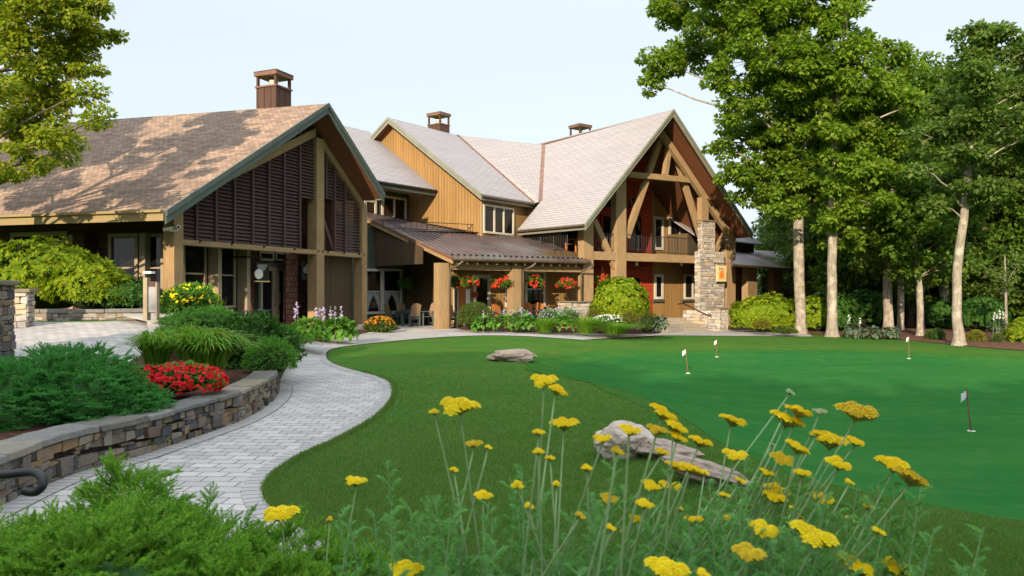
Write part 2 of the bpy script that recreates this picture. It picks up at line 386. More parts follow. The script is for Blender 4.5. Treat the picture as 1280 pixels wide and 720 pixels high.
M['holly'] = leafmat('leaf_dark_green', [(.03, .095, .016), (.05, .13, .02), (.075, .16, .026)], .3, .45, .2)
M['box'] = leafmat('leaf_box', [(.05, .09, .012), (.075, .12, .014), (.11, .14, .02)], .25)
M['boxgold'] = leafmat('leaf_gold', [(.13, .14, .012), (.20, .19, .016), (.27, .24, .02)], .3)
M['hosta'] = leafmat('leaf_hosta', [(.07, .19, .024), (.11, .26, .03), (.16, .31, .045)], .38, .45, .18)
M['hostablue'] = leafmat('leaf_hosta_blue', [(.07, .12, .085), (.10, .15, .10), (.16, .20, .09)], .25)
M['strap'] = leafmat('leaf_strap', [(.08, .22, .022), (.12, .29, .026), (.19, .34, .036), (.27, .29, .045)], .42, .5, .12)
M['fern'] = leafmat('leaf_fern', [(.08, .23, .035), (.12, .29, .042), (.17, .33, .06)], .42)
M['juniper'] = leafmat('needle_juniper', [(.045, .20, .055), (.075, .27, .065), (.13, .34, .08)], .4)
M['spruce'] = leafmat('needle_spruce', [(.08, .24, .03), (.14, .32, .036), (.24, .42, .05), (.36, .52, .07)], .4)
M['yarrowleaf'] = leafmat('leaf_yarrow', [(.13, .32, .10), (.18, .40, .125), (.25, .46, .16)], .45)
M['yarrowstem'] = simple('stem_yarrow', (.26, .36, .16), .7, .2)
M['yellow'] = leafmat('petal_yellow', [(.90, .60, .005), (.95, .68, .008), (.96, .74, .012)], .2)
M['calyx'] = leafmat('calyx_ochre', [(.24, .20, .03), (.30, .22, .02), (.34, .30, .05)], .2)
M['paleboulder'] = stone_mat('pale_boulder', [(.62, .49, .40), (.56, .45, .37)], bump=.9)
M['cream'] = leafmat('petal_pale', [(.45, .50, .28), (.55, .58, .36)], .2)
M['redpetal'] = leafmat('petal_red', [(.55, .004, .012), (.75, .008, .02), (.80, .03, .03)], .25)
M['orangered'] = leafmat('petal_scarlet', [(.60, .03, .018), (.75, .05, .025), (.72, .10, .05)], .25)
M['orange'] = leafmat('petal_orange', [(.60, .14, .012), (.70, .28, .015), (.45, .10, .012)], .25)
M['lilac'] = leafmat('petal_lilac', [(.42, .30, .58), (.54, .42, .66), (.34, .26, .55)], .25)
M['gold'] = leafmat('petal_ochre', [(.55, .34, .012), (.70, .46, .012), (.78, .56, .02)], .15)
M['whitepetal'] = leafmat('petal_white', [(.62, .60, .60), (.72, .70, .70)], .2)
M['flagcloth'] = simple('flag_white', (.75, .75, .76), .7, .2, var=.04)
M['polebrown'] = simple('flag_pole', (.16, .08, .045), .5, .4)
M['chairgreen'] = simple('chair_frame', (.075, .10, .095), .6, .3)
M['chairwood'] = timber('chair_slat', (.34, .22, .13))
M['rocker'] = timber('rocker_wood', (.46, .16, .04))
# ================================================================ ground
green_px = [(700, 463), (712, 455), (760, 447.5), (830, 443), (900, 440.5), (1000, 439.5), (1080, 440.5), (1150, 444), (1220, 449), (1290, 453), (1420, 470), (1420, 650), (1280, 648), (1180, 632), (1080, 612), (985, 588), (915, 558), (865, 527), (825, 503), (770, 484), (715, 471)]
def seg_dist(Q, P):
    d = np.full(len(Q), 1e9)
    for i in range(len(P)):
        a, b = P[i], P[(i+1) % len(P)]; ab = b-a; t = np.clip(((Q-a)@ab)/max(ab@ab, 1e-9), 0, 1); d = np.minimum(d, np.hypot(*(Q-a-t[:, None]*ab).T))
    return d
def inpoly(q, P):
    x, y = q[:, 0], q[:, 1]; r = np.zeros(len(q), bool); j = len(P)-1
    for i in range(len(P)):
        c = ((P[i, 1] > y) != (P[j, 1] > y)) & (x < (P[j, 0]-P[i, 0])*(y-P[i, 1])/(P[j, 1]-P[i, 1]+1e-12)+P[i, 0]); r ^= c; j = i
    return r
def spline(pts, k=6, closed=False):
    pts = [Vector(p) for p in pts]; out = []; n = len(pts)
    for i in range(n if closed else n-1):
        p0 = pts[(i-1) % n] if closed or i else pts[0]; p1 = pts[i]; p2 = pts[(i+1) % n]
        p3 = pts[(i+2) % n] if closed or i < n-2 else pts[-1]
        for j in range(k):
            t = j/k; out.append(.5*((2*p1)+(p2-p0)*t+(2*p0-5*p1+4*p2-p3)*t*t+(3*p1-p0-3*p2+p3)*t**3))
    if not closed: out.append(pts[-1])
    return out
green_pts = spline([ground(*p) for p in green_px], 4, True)
GPX = np.array([(p.x, p.y) for p in green_pts])
_x, _y = np.meshgrid(np.arange(-4, 26, .1), np.arange(2, 32, .1)); _q = np.stack([_x.ravel(), _y.ravel()], 1)
_sd = seg_dist(_q, GPX)*np.where(inpoly(_q, GPX), 1, -1)
_t = np.clip((_sd+.9)/2.2, 0, 1); DIP = (-.16*_t*_t*(3-2*_t)+.07*np.exp(-((_sd+.9)/.8)**2)).reshape(_x.shape)
DIP *= np.clip((_x+3.2)/1.5, 0, 1)*np.clip((26-_y)/3, 0, 1)
def axis(lo, hi, step, far):
    a = list(np.arange(lo, hi+1e-6, step)); l = []; s = step; x = lo
    while x > -far: s *= 1.5; x -= s; l.append(x)
    r = []; s = step; x = hi
    while x < far: s *= 1.5; x += s; r.append(x)
    return np.array(l[::-1]+a+r)
gx, gy = axis(-20, 30, .3, 900), axis(-2, 48, .3, 900)
GV = np.array([(x, y, gz(x, y)) for y in gy for x in gx]); nx = len(gx)
ii = np.arange(len(gy)-1)[:, None]*nx+np.arange(nx-1)[None, :]
GF = np.stack([ii, ii+1, ii+1+nx, ii+nx], -1).reshape(-1, 4)
g = np_mesh('lawn', GV, GF, M['lawn'], origin=(0, 0, 0), smooth=True); tag(g, kind='structure')
def sheet(name, pts, off, mat, step=.35, zf=None, origin=None):
    pts = [Vector((p[0], p[1])) for p in pts]
    n = len(pts); xs = [p.x for p in pts]; ys = [p.y for p in pts]
    P = np.array([(p.x, p.y) for p in pts])
    gxx, gyy = np.meshgrid(np.arange(min(xs), max(xs), step), np.arange(min(ys), max(ys), step))
    q = np.stack([gxx.ravel(), gyy.ravel()], 1); q = q[inpoly(q, P)]
    vin = pts+[Vector(a) for a in q]
    r = delaunay_2d_cdt(vin, [], [list(range(n))], 1, 1e-4)
    zf = zf or (lambda x, y: gz(x, y))
    mb = MB(); mb.v = [Vector((v.x, v.y, zf(v.x, v.y)+off)) for v in r[0]]
    for f in r[2]:
        a, b, c = (mb.v[i] for i in f)
        if (b-a).cross(c-a).z < 0: f = f[::-1]
        mb.f.append(list(f)); mb.uv += [(mb.v[i].x, mb.v[i].y) for i in f]
    return mb.build(name, mat, None, smooth=True)
flat = lambda px, py, z=0: (lambda Y: Vector(((px-640)/F*Y, Y, z)))((CH-z)*F/(py-H))
LAWN_EDGE = [(500, 716), (487, 709), (469, 700), (437, 687), (400, 672), (369, 653), (347, 637), (336, 622), (335, 608), (347, 591), (378, 570), (419, 551), (469, 523), (490, 503), (493, 490), (488, 480), (470, 471), (440, 463), (417, 455), (408, 447), (413, 439), (440, 432.5), (490, 427), (560, 421.5), (650, 418.8), (740, 418.6)]
lawn_edge = spline([flat(*p) for p in LAWN_EDGE], 4)
WALL_BASE = [(-70, 668), (0, 633), (59, 606), (106, 589), (159, 575), (203, 561), (250, 545), (297, 528), (328, 511), (344, 496), (347, 484)]
wall_base = spline([flat(*p) for p in WALL_BASE], 5)
far_left = [flat(*p) for p in ((352, 472), (362, 455), (376, 440), (400, 430), (440, 422.5), (462, 417), (500, 413), (560, 411.5))]
pe = [ground(*p) for p in ((650, 412), (740, 411.5), (780, 414), (828, 411.5), (905, 411.5), (960, 414), (1012, 418), (1016, 421), (960, 420.5), (900, 420), (830, 419.4))]
path_pts = [flat(300, 716), flat(-100, 716)]+wall_base[2:]+far_left+pe+lawn_edge[::-1][1:]
tag(sheet('path', path_pts, .012, M['paver']), kind='structure')
# soldier-course border along the lawn edge
def strip(name, line, w0, w1, off, mat, zf=gz):
    mb = MB(); l = 0; prev = None
    for i, p in enumerate(line):
        d = (line[min(i+1, len(line)-1)]-line[max(i-1, 0)]); d.z = 0; d.normalize(); nn = Vector((-d.y, d.x, 0))
        a, b = p+nn*w0, p+nn*w1; a.z = zf(a.x, a.y)+off; b.z = zf(b.x, b.y)+off
        if i: l += (p-line[i-1]).length
        cur = (a, b, l)
        if prev: mb.face([prev[0], cur[0], cur[1], prev[1]], [(prev[2], 0), (cur[2], 0), (cur[2], w1-w0), (prev[2], w1-w0)])
        prev = cur
    return mb.build(name, mat)
edge_fine = spline(lawn_edge, 3)
tag(strip('path_border', edge_fine, .0, .20, .017, M['border']), kind='structure')
tag(strip('path_border', spline(wall_base[2:], 3), -.03, -.25, .017, M['border']), kind='structure')
tag(strip('soil_edge', edge_fine, -.025, .004, .019, M['mulch']), kind='structure')
upper_pave = [Vector((x, y, 0)) for x, y in ((-16, 11.5), (-6.4, 11.5), (-7.0, 14), (-7.4, 16), (-7.6, 17.2), (-8.3, 18.2), (-10.0, 17.6), (-12.0, 17.6), (-16, 17.8))]
tag(sheet('upper_path', upper_pave, .014, M['paver']), kind='structure')
tag(sheet('concrete_apron', [(-7.6, 15.6), (-7.15, 17.6), (-8.3, 18.9), (-9.6, 18.4), (-9.2, 17.6), (-8.3, 16.9)], .03, M['concrete'], .25, lambda x, y: gz(x, y)+.12*ss(15.6, 17.6, y)), kind='structure')
cg = GPX.mean(0); collar = []
for i, p in enumerate(green_pts):
    a, b = green_pts[i-1], green_pts[(i+1) % len(green_pts)]; d = (b-a); n_ = Vector((-d.y, d.x, 0)).normalized(); n_ = -n_ if n_.dot(Vector((p.x-cg[0], p.y-cg[1], 0))) < 0 else n_; collar.append(p+n_*(.75+.18*math.sin(i*.8)))
tag(sheet('green_collar', collar, .008, M['collar'], .3), kind='structure')
tag(sheet('putting_green', green_pts, .014, M['green'], .3), kind='structure')
def bed(name, pxs, h, mat, k=3, off=.02):
    pts = spline([ground(*p) for p in pxs], k, True); P = np.array([(p.x, p.y) for p in pts])
    def zf(x, y):
        d = np.min(np.hypot(P[:, 0]-x, P[:, 1]-y)); return gz(x, y)+h*ss(0, .8, d)
    return tag(sheet(name, pts, off, mat, .3, zf), kind='structure')
bed('mulch_bed', [(563, 409), (575, 412.5), (640, 415.5), (740, 417.2), (800, 418), (826, 416.5), (826, 410), (790, 404), (720, 401), (640, 401), (580, 403)], .08, M['mulch'])
bed('mulch_bed', [(366, 428), (392, 428.5), (425, 424), (458, 416), (470, 412.5), (497, 413.2), (500, 410.5), (470, 408.5), (440, 407), (400, 408), (370, 412)], .06, M['mulch'])
bed('mulch_bed', [(880, 412), (960, 413), (1012, 418), (1060, 420), (1150, 427), (1220, 434), (1330, 440), (1500, 430), (1500, 405), (1250, 400), (1020, 398), (900, 403)], .05, M['mulchred'])
# planting bed behind the dry stone wall
wall_in = []
for i, p in enumerate(wall_base):
    d = wall_base[min(i+1, len(wall_base)-1)]-wall_base[max(i-1, 0)]; d.normalize(); wall_in.append(p+Vector((-d.y, d.x, 0))*.30)
bed_poly = wall_in+[Vector((-4.1, 13.2, 0)), Vector((-4.6, 15.5, 0)), Vector((-5.4, 17.6, 0)), Vector((-7.2, 18.2, 0)), Vector((-7.0, 14.2, 0)), Vector((-6.3, 11.4, 0)), Vector((-9, 10.5, 0)), Vector((-10, 5, 0))]
bz = lambda x, y: max(gz(x, y), .30)+.04
tag(sheet('planting_bed', bed_poly, 0, M['mulch'], .3, bz), kind='structure')
# ================================================================ left wing of the lodge
L = Frame((-9.50, 21.5), (.389, .921))
B = Vector((-.965, .262, 0)).normalized()                       # ridge runs back along B
OH = .8
tl, ap, tr = L.px(206, 264, OH), L.px(408.75, 130, OH), L.px(479, 242.5, OH)
tlB = L.px(208, 275.5, OH)
wing = thing('lodge_wing', 'brown shingled wing of the lodge with a dark louvred gable and green rake boards', 'building', L.p(3, -4, 0))
BU, BN = B.dot(L.U), B.dot(L.N)
def zr(u, v=0):
    t = (OH-v)/-BN; u0 = u-BU*t
    if u0 < ap[0]: return tl[1]+(u0-tl[0])/(ap[0]-tl[0])*(ap[1]-tl[1])
    return ap[1]+(u0-ap[0])/(tr[0]-ap[0])*(tr[1]-ap[1])
LP = lambda uz, v=OH: L.p(uz[0], v, uz[1])
D16 = B*17
def roof_slab(poly, mat, parent, th=.07, und=None, name='roof', uvdir=None):
    mb = MB(); mb.prism(poly, Vector((0, 0, -th))); r = mb.build(name, mat, parent)
    if und:
        c = sum(poly, Vector((0, 0, 0)))/len(poly)
        q = [p+(c-p)*.004-Z*(th+.003) for p in poly]
        MB().prism(q, Vector((0, 0, -.13))).build('soffit', und, parent)
    return r
roof_slab([LP(tl), LP(ap), LP(ap)+D16, LP(tl)+D16], M['shingle'], wing, .07, M['soffit'])
roof_slab([LP(ap)+Z*.012, LP(tr)+Z*.012, LP(tr)+D16, LP(ap)+D16+Z*.012], M['shingle'], wing, .07, M['soffit'])
def rake_board(fr, a, b, v, hgt, th, mat, parent, dz=0, name='rake_board'):
    P = [fr.p(a[0], v, a[1]+dz), fr.p(b[0], v, b[1]+dz), fr.p(b[0], v, b[1]+dz-hgt), fr.p(a[0], v, a[1]+dz-hgt)]
    return MB().prism(P, fr.N*th).build(name, mat, parent)
rake_board(L, tl, (ap[0]-.002, ap[1]), OH+.003, .36, .05, M['fascia'], wing, .02)
rake_board(L, (ap[0]+.002, ap[1]), tr, OH+.003, .36, .05, M['fascia'], wing, .02)
rake_board(L, tl, (ap[0]-.002, ap[1]), OH+.055, .16, .04, M['fascia'], wing, .035, 'rake_trim')
rake_board(L, (ap[0]+.002, ap[1]), tr, OH+.055, .16, .04, M['fascia'], wing, .035, 'rake_trim')
q = LP(tl)-Z*.13; MB().beam(q-L.U*.03+B*.0, q-L.U*.03+D16, .05, .25).build('eave_fascia', M['eave_ochre'], wing)
MB().beam(q-L.U*.10+Z*.13, q-L.U*.10+D16+Z*.13, .10, .07).build('gutter', M['eave_ochre'], wing)
q = LP(tr)-Z*.13; MB().beam(q+L.U*.03, q+L.U*.03+D16, .05, .22).build('eave_fascia', M['fascia'], wing)
# posts, beam, rake trims at v=0
pl = (L.u(217.5), L.u(229.5)); pm = (L.u(396), L.u(405.5)); pr = (L.u(453), L.u(459.2))
zb0 = L.z(229, 306)-.0; zb1 = L.z(229, 299)
for a, b in (pl, pm, pr):
    c = (a+b)/2
    MB().box(L, a, b, -.42, 0, -.1, zr(c)-.42).build('post', M['timber'], wing, bevel=.012)
for (a, b), w in (((pl[1]+.003, pm[0]-.003), 0), ((pm[1]+.003, pr[0]-.003), 0)):
    MB().box(L, a, b, -.34, -.02, zb0, zb1, True).build('beam', M['timber'], wing, bevel=.01)
for px in (250, 290, 330, 368, 398, 403, 410, 430, 449, 455):
    u = L.u(px); zc = (zb0+zb1)/2+.05; MB().tube([L.p(u, -.02, zc), L.p(u, .035, zc)], .028, 8).build('bolt', M['darkmetal'], wing)
for a, b in ((pl[0], pm[0]-.003), (pm[1]+.003, pr[1])):
    P = [L.p(a, -.3, zr(a)-.26), L.p(b, -.3, zr(b)-.26), L.p(b, -.3, zr(b)-.56), L.p(a, -.3, zr(a)-.56)]
    MB().prism(P, L.N*.26).build('rake_beam', M['timber'], wing)
# louvre panels between battens
def louvres(u0, u1, zmin, step=.118):
    mb = MB(); z = zmin
    while True:
        top = lambda u: zr(u)-.60
        lo, hi = u0, u1
        if top(lo) < z+.08 and top(hi) < z+.08: break
        if top(lo) < z+.08: lo = u0+(u1-u0)*((z+.08)-top(u0))/(top(u1)-top(u0)+1e-9)
        if top(hi) < z+.08: hi = u1+(u0-u1)*((z+.08)-top(u1))/(top(u0)-top(u1)+1e-9)
        if hi-lo > .06:
            P = [L.p(lo, -.20, z+.085), L.p(lo, -.13, z), L.p(lo, -.105, z+.012), L.p(lo, -.175, z+.097)]
            mb.prism(P, L.U*(hi-lo))
        z += step
    return mb
def batten(u, zmin, w=.09):
    zt = zr(u)-.575
    if zt > zmin: MB().box(L, u-w/2, u+w/2, -.22, -.06, zmin, zt).build('batten', M['louvre'], wing, bevel=.006)
lb = [pl[1]]+[L.u(x) for x in (248.75, 273, 296, 318.75, 338.75, 358, 377.5)]+[pm[0]]
for i in range(len(lb)-1):
    zm = zb1+.012 if i < len(lb)-2 else L.z(383, 247)
    louvres(lb[i]+(.05 if i else .004), lb[i+1]-(.05 if i < len(lb)-2 else .004), zm).build('louvre_panel', M['louvre'], wing)
    if i: batten(lb[i], zb1+.006)
rb = [pm[1]]+[L.u(x) for x in (410.5, 421, 434)]+[pr[0]]
for i in range(len(rb)-1):
    zm = zb1+.012 if i >= 2 else L.z(415, 249)
    louvres(rb[i]+(.05 if i else .004), rb[i+1]-(.05 if i < len(rb)-2 else .004), zm).build('louvre_panel', M['louvre'], wing)
    if i: batten(rb[i], zb1+.006 if i > 1 else L.z(415, 249))
MB().beam(L.p(L.u(405.5), -.16, L.z(406, 266)), L.p(L.u(421), -.16, zb1+.02), .07, .14, L.N).build('brace', M['louvre'], wing)
# walls behind
VW = -1.4
uw0, uw1 = .95, pr[1]+.3
wp = [(uw0, -.2), (uw1, -.2), (uw1, zr(uw1, VW)-.3), (ap[0], ap[1]-.35), (uw0, zr(uw0, VW)-.3)]
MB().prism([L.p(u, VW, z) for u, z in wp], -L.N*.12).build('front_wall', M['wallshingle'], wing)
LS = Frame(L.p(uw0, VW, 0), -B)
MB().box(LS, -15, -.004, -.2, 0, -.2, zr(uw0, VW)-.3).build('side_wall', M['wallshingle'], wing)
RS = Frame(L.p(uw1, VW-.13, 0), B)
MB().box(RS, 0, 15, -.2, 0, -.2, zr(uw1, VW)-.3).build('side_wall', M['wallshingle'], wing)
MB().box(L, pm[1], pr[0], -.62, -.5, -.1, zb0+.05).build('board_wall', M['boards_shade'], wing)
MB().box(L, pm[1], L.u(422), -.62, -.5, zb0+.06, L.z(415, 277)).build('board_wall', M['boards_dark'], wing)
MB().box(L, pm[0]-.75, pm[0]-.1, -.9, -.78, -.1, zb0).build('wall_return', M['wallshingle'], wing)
MB().box(L, pl[0]-.2, uw1, -13.5, .3, -.3, .32).build('floor', M['concrete'], wing)
def window(fr, u0, u1, z0, z1, v, parent, fm, cols=1, sash=None, fw=.08, dep=.07, curtain=False, name='window', gap=None, gl='glass'):
    mb = MB()
    mb.box(fr, u0, u0+fw, v, v+dep, z0, z1); mb.box(fr, u1-fw, u1, v, v+dep, z0, z1)
    mb.box(fr, u0+fw, u1-fw, v, v+dep, z1-fw, z1, True); mb.box(fr, u0+fw, u1-fw, v, v+dep+.03, z0, z0+fw, True)
    w = (u1-u0-2*fw)/cols; gp_ = gap or fw
    for i in range(1, cols): mb.box(fr, u0+fw+w*i-gp_/2, u0+fw+w*i+gp_/2, v, v+dep-.005, z0+fw, z1-fw)
    if sash:
        for i in range(cols):
            a = u0+fw+w*i+(gp_/2 if i else 0); b = u0+fw+w*(i+1)-(gp_/2 if i < cols-1 else 0)
            zz = z0+(z1-z0)*sash; mb.box(fr, a, b, v+.01, v+dep-.015, zz-.025, zz+.025, True)
    o = mb.build(name, fm, parent)
    MB().box(fr, u0+.01, u1-.01, v-.02, v+.012, z0+.01, z1-.01).build('pane', M[gl], o)
    if curtain:
        for i in range(cols):
            a = u0+fw+w*i+.04; b = u0+fw+w*(i+1)-.04; m = (a+b)/2; zt = z0+(z1-z0)*(sash or .5)-.04
            c = MB()
            for sgn, e in ((1, a), (-1, b)):
                prev = None; N_ = 8
                for k in range(N_+1):
                    t = k/N_; zc = zt-(zt-z0-fw-.02)*t; wd = (m-a)*(1-t)**1.4+.05
                    cur = (fr.p(e, v+.017, zc), fr.p(e+sgn*wd, v+.017+.006*(k % 2), zc))
                    if prev: c.face([prev[0], prev[1], cur[1], cur[0]] if sgn < 0 else [prev[1], prev[0], cur[0], cur[1]])
                    prev = cur
            c.build('curtain', M['curtain'], o)
    return o
def pxwin(fr, x0, x1, y0, y1, v, parent, fm, **k):
    u0, u1 = fr.u(x0, v), fr.u(x1, v); xm = (x0+x1)/2
    if u0 > u1: u0, u1 = u1, u0
    return window(fr, u0, u1, fr.z(xm, y1, v), fr.z(xm, y0, v), v, parent, fm, **k)
pxwin(L, 227, 256.5, 299, 385, VW, wing, M['frametan'], sash=.5)
pxwin(L, 264, 293, 303, 385, VW, wing, M['frametan'], sash=.5)
for x in (258, 294.5):
    MB().box(L, L.u(x, VW), L.u(x, VW)+.16, VW+.072, VW+.5, .34, zb0+.1).build('mullion_post', M['frametan'], wing, bevel=.008)
pxwin(L, 323, 341, 314.5, 326, VW, wing, M['frametan'], fw=.07, name='transom'); pxwin(L, 343, 361, 315.5, 326.5, VW, wing, M['frametan'], fw=.07, name='transom')
# glazed double door
du = [L.u(x, VW) for x in (322, 343, 364)]; dz = (.33, L.z(343, 333, VW))
fr_ = MB(); fr_.box(L, du[0]-.12, du[0], VW, VW+.16, dz[0], dz[1]+.12); fr_.box(L, du[2], du[2]+.12, VW, VW+.16, dz[0], dz[1]+.12); fr_.box(L, du[0], du[2], VW, VW+.16, dz[1], dz[1]+.12, True)
fr_.build('door_frame', M['trimgreen'], wing)
for i in range(2):
    d_ = window(L, du[i]+.01, du[i+1]-.01, dz[0], dz[1], VW+.01, wing, M['frametan'], fw=.16, name='door')
    uh = du[1]+(-.12 if i == 0 else .12)
    MB().tube([L.p(uh, VW+.08, dz[0]+.8), L.p(uh, VW+.15, dz[0]+.82), L.p(uh, VW+.15, dz[0]+1.28), L.p(uh, VW+.08, dz[0]+1.3)], .018, 8).build('handle', M['gutter'], d_)
# long side windows under the eave
pxwin(LS, 15, 86, 290, 345, .02, wing, M['frametan'], cols=2, fw=.14)
pxwin(LS, 137, 174, 292, 366, .02, wing, M['frametan'], sash=.42, fw=.12)
pxwin(LS, 182, 206, 292, 366, .02, wing, M['frametan'], sash=.42, fw=.1)
MB().box(LS, LS.u(94, .4), LS.u(108, .4), .003, .5, -.2, 3.45).build('wall_pier', M['wallshingle'], wing)
for x in (88, 176):
    MB().box(LS, LS.u(x, .2), LS.u(x, .2)+.22, .003, .28, -.2, 3.45).build('mullion_post', M['frametan'], wing, bevel=.008)
# chimney with open cap
def chimney(fr, u0, v0, w, d, z0, z1, ztop, parent, ov=.06):
    c = MB().box(fr, u0, u0+w, v0-d, v0, z0, z1).build('chimney', M['chimney'], parent)
    rim = MB(); rim.box(fr, u0-.04, u0+w+.04, v0-d-.04, v0+.04, z1, z1+.06); rim.build('chimney_rim', M['copper'], c)
    for a in (u0, u0+w-.09):
        for b in (v0-d, v0-.09): MB().box(fr, a, a+.09, b, b+.09, z1+.06, ztop-.16).build('cap_post', M['chimney'], c)
    k = MB(); k.box(fr, u0-ov, u0+w+ov, v0-d-ov, v0+ov, ztop-.16, ztop)
    cc = fr.p(u0+w/2, v0-d/2, ztop+.16); e = [fr.p(u0-ov-.03, v0-d-ov-.03, ztop+.002), fr.p(u0-ov-.03, v0+ov+.03, ztop+.002), fr.p(u0+w+ov+.03, v0+ov+.03, ztop+.002), fr.p(u0+w+ov+.03, v0-d-ov-.03, ztop+.002)]
    for i in range(4): k.face([e[(i+1) % 4], e[i], cc])
    k.build('cap', M['copper'], c)
    MB().lathe(fr.p(u0+w/2, v0-d/2, z1+.06), [(.13, 0), (.13, .2), (.17, .21), (.17, .3), (.02, .31)], 12).build('flue', M['ivory'], c, smooth=True)
    return c
cY = 27.3; cc = at(345, 107, cY); uc = (cc-L.o).dot(L.U); vc = (cc-L.o).dot(L.N)
chimney(L, uc, vc, .84, .92, cc.z-1.4, cc.z, at(345, 87, cY).z, wing)
# ================================================================ the lodge proper
lodge = thing('lodge', 'timber lodge with pale grey roofs, long porch and tall open truss gable', 'building', (2, 40, 0))
def plane_px(px, py, P0, n):
    r = ray(px, py); o = Vector((0, 0, CH)); return o+r*((P0-o).dot(n)/r.dot(n))
MF = Frame((4.06, 37), (.8, .6))
OV = 1.2
mtl, map_, mtr = MF.px(731, 279, OV), MF.px(840.75, 137.5, OV), MF.px(940, 292.5, OV)
MQ = lambda uz, v=OV: MF.p(uz[0], v, uz[1])
BK = -MF.N
lp0 = MQ(mtl); nrm = (MQ(map_)-lp0).cross(BK).normalized()
poly = [lp0, MQ(map_)]+[plane_px(*p, lp0, nrm) for p in ((680, 181.5), (676, 252), (647, 287))]
ridge_back = poly[2]; valley_bot = poly[3]
roof_slab(poly, M['roofgrey'], lodge, .08, M['soffit'])
tb = (ridge_back-MQ(map_)).dot(BK)+4
roof_slab([MQ(map_)+Z*.012, MQ(mtr)+Z*.012, MQ(mtr)+BK*12, MQ(map_)+BK*tb+Z*.012], M['roofgrey'], lodge, .08, M['soffit'])
for a, b in ((mtl, (map_[0]-.002, map_[1])), ((map_[0]+.002, map_[1]), mtr)):
    rake_board(MF, a, b, OV+.003, .36, .05, M['fascia_sage'], lodge, .02); rake_board(MF, a, b, OV+.056, .16, .05, M['fascia_sage'], lodge, .04, 'rake_trim')
eb = poly[4]
MB().tube([lp0+Vector((0, 0, -.10))-MF.U*.06, eb+Vector((0, 0, -.10))-MF.U*.06], .07, 8).build('gutter', M['gutter'], lodge)
MB().beam(lp0-Z*.2+MF.U*.05, eb-Z*.2+MF.U*.05, .05, .2).build('eave_fascia', M['fascia_sage'], lodge)
def mz(u, v=0):
    if u < map_[0]: return mtl[1]+(u-mtl[0])/(map_[0]-mtl[0])*(map_[1]-mtl[1])
    return map_[1]+(u-map_[0])/(mtr[0]-map_[0])*(mtr[1]-map_[1])
def mpost(x0, x1, zb, zt, d=.42, mat='timber_main', v=0, name='post', base=False):
    u0, u1 = MF.u(x0, v), MF.u(x1, v); return MB().box(MF, u0, u1, v-d, v, zb, zt).build(name, M[mat], lodge, bevel=.012)
GM = -.55
def mp(px, py, v=0): u, z = MF.px(px, py, v); return MF.p(u, v, z)
ul = MF.u(736); ur = MF.u(914.5)
mpost(729.5, 742, MF.z(735, 377), mz(ul)-.62); mpost(770.5, 783, GM, mz(MF.u(776))-.62)
mpost(877, 886, MF.z(880, 280), mz(MF.u(880))-.55, .32, v=.32); mpost(908.5, 919.5, GM, mz(ur)-.6)
def mbeam(a, b, w, h, v=-.18, name='brace', mat='timber_main'):
    return MB().beam(mp(*a, v), mp(*b, v), w, h, MF.N).build(name, M[mat], lodge, bevel=.01)
mbeam((784, 218), (877.5, 227), .3, .30, -.10, 'collar_beam')
mbeam((839.5, 160), (831, 219), .24, .30, -.12, 'king_post'); mpost(834.5, 846, MF.z(840, 163), mz(map_[0])-.3, .5, v=.14, name='ridge_block')
mbeam((829, 163), (783, 297), .22, .34, -.30); mbeam((840, 178), (877, 300), .22, .34, -.30)
MB().beam(MF.p(map_[0]+.25, .1, map_[1]-.25-.62), MF.p(ur+.05, .1, mz(ur)-.62), .26, .34, MF.N).build('rafter', M['timber_main'], lodge, bevel=.01)
mbeam((742, 275), (776, 350), .22, .32, -.20); mbeam((912, 283), (893, 314), .22, .32, -.12)
# balcony beams and slab
zt0, zb_ = MF.z(742, 314), MF.z(742, 320.5)
mu = lambda x: MF.u(x)
for x0, x1 in ((742.3, 770.2), (783.3, 873), (894, 908.2)):
    zt1, zq = MF.z((x0+x1)/2, 316.5 if x0 > 780 else 314), 0
    MB().box(MF, mu(x0), mu(x1), -.34, -.03, zt0-.42, zt0+.0, True).build('beam', M['timber_main'], lodge, bevel=.01)
ZF = zt0-.02
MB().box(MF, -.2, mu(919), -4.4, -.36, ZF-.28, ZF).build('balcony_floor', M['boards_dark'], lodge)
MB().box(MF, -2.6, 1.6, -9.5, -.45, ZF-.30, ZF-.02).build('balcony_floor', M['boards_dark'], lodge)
# railing
def railing(p0, p1, parent, h=.95, step=.13, top=.035):
    mb = MB(); d = p1-p0; n = max(2, int(d.length/step)); mb.beam(p0+Z*h, p1+Z*h, .05, top); mb.beam(p0+Z*.1, p1+Z*.1, .035, .03)
    for i in range(n+1):
        q = p0+d*(i/n); mb.beam(q+Z*.1, q+Z*h, .016 if i % 8 else .045, .016 if i % 8 else .045, Vector((1, 0, 0)))
    return mb.build('railing', M['darkmetal'], parent)
for x0, x1 in ((742.5, 770), (783.5, 870), (894, 908)): railing(MF.p(mu(x0), -.2, ZF+.02), MF.p(mu(x1), -.2, ZF+.02), lodge)
railing(MF.p(-1.3, -.5, ZF), MF.p(-1.3, -8, ZF), lodge)
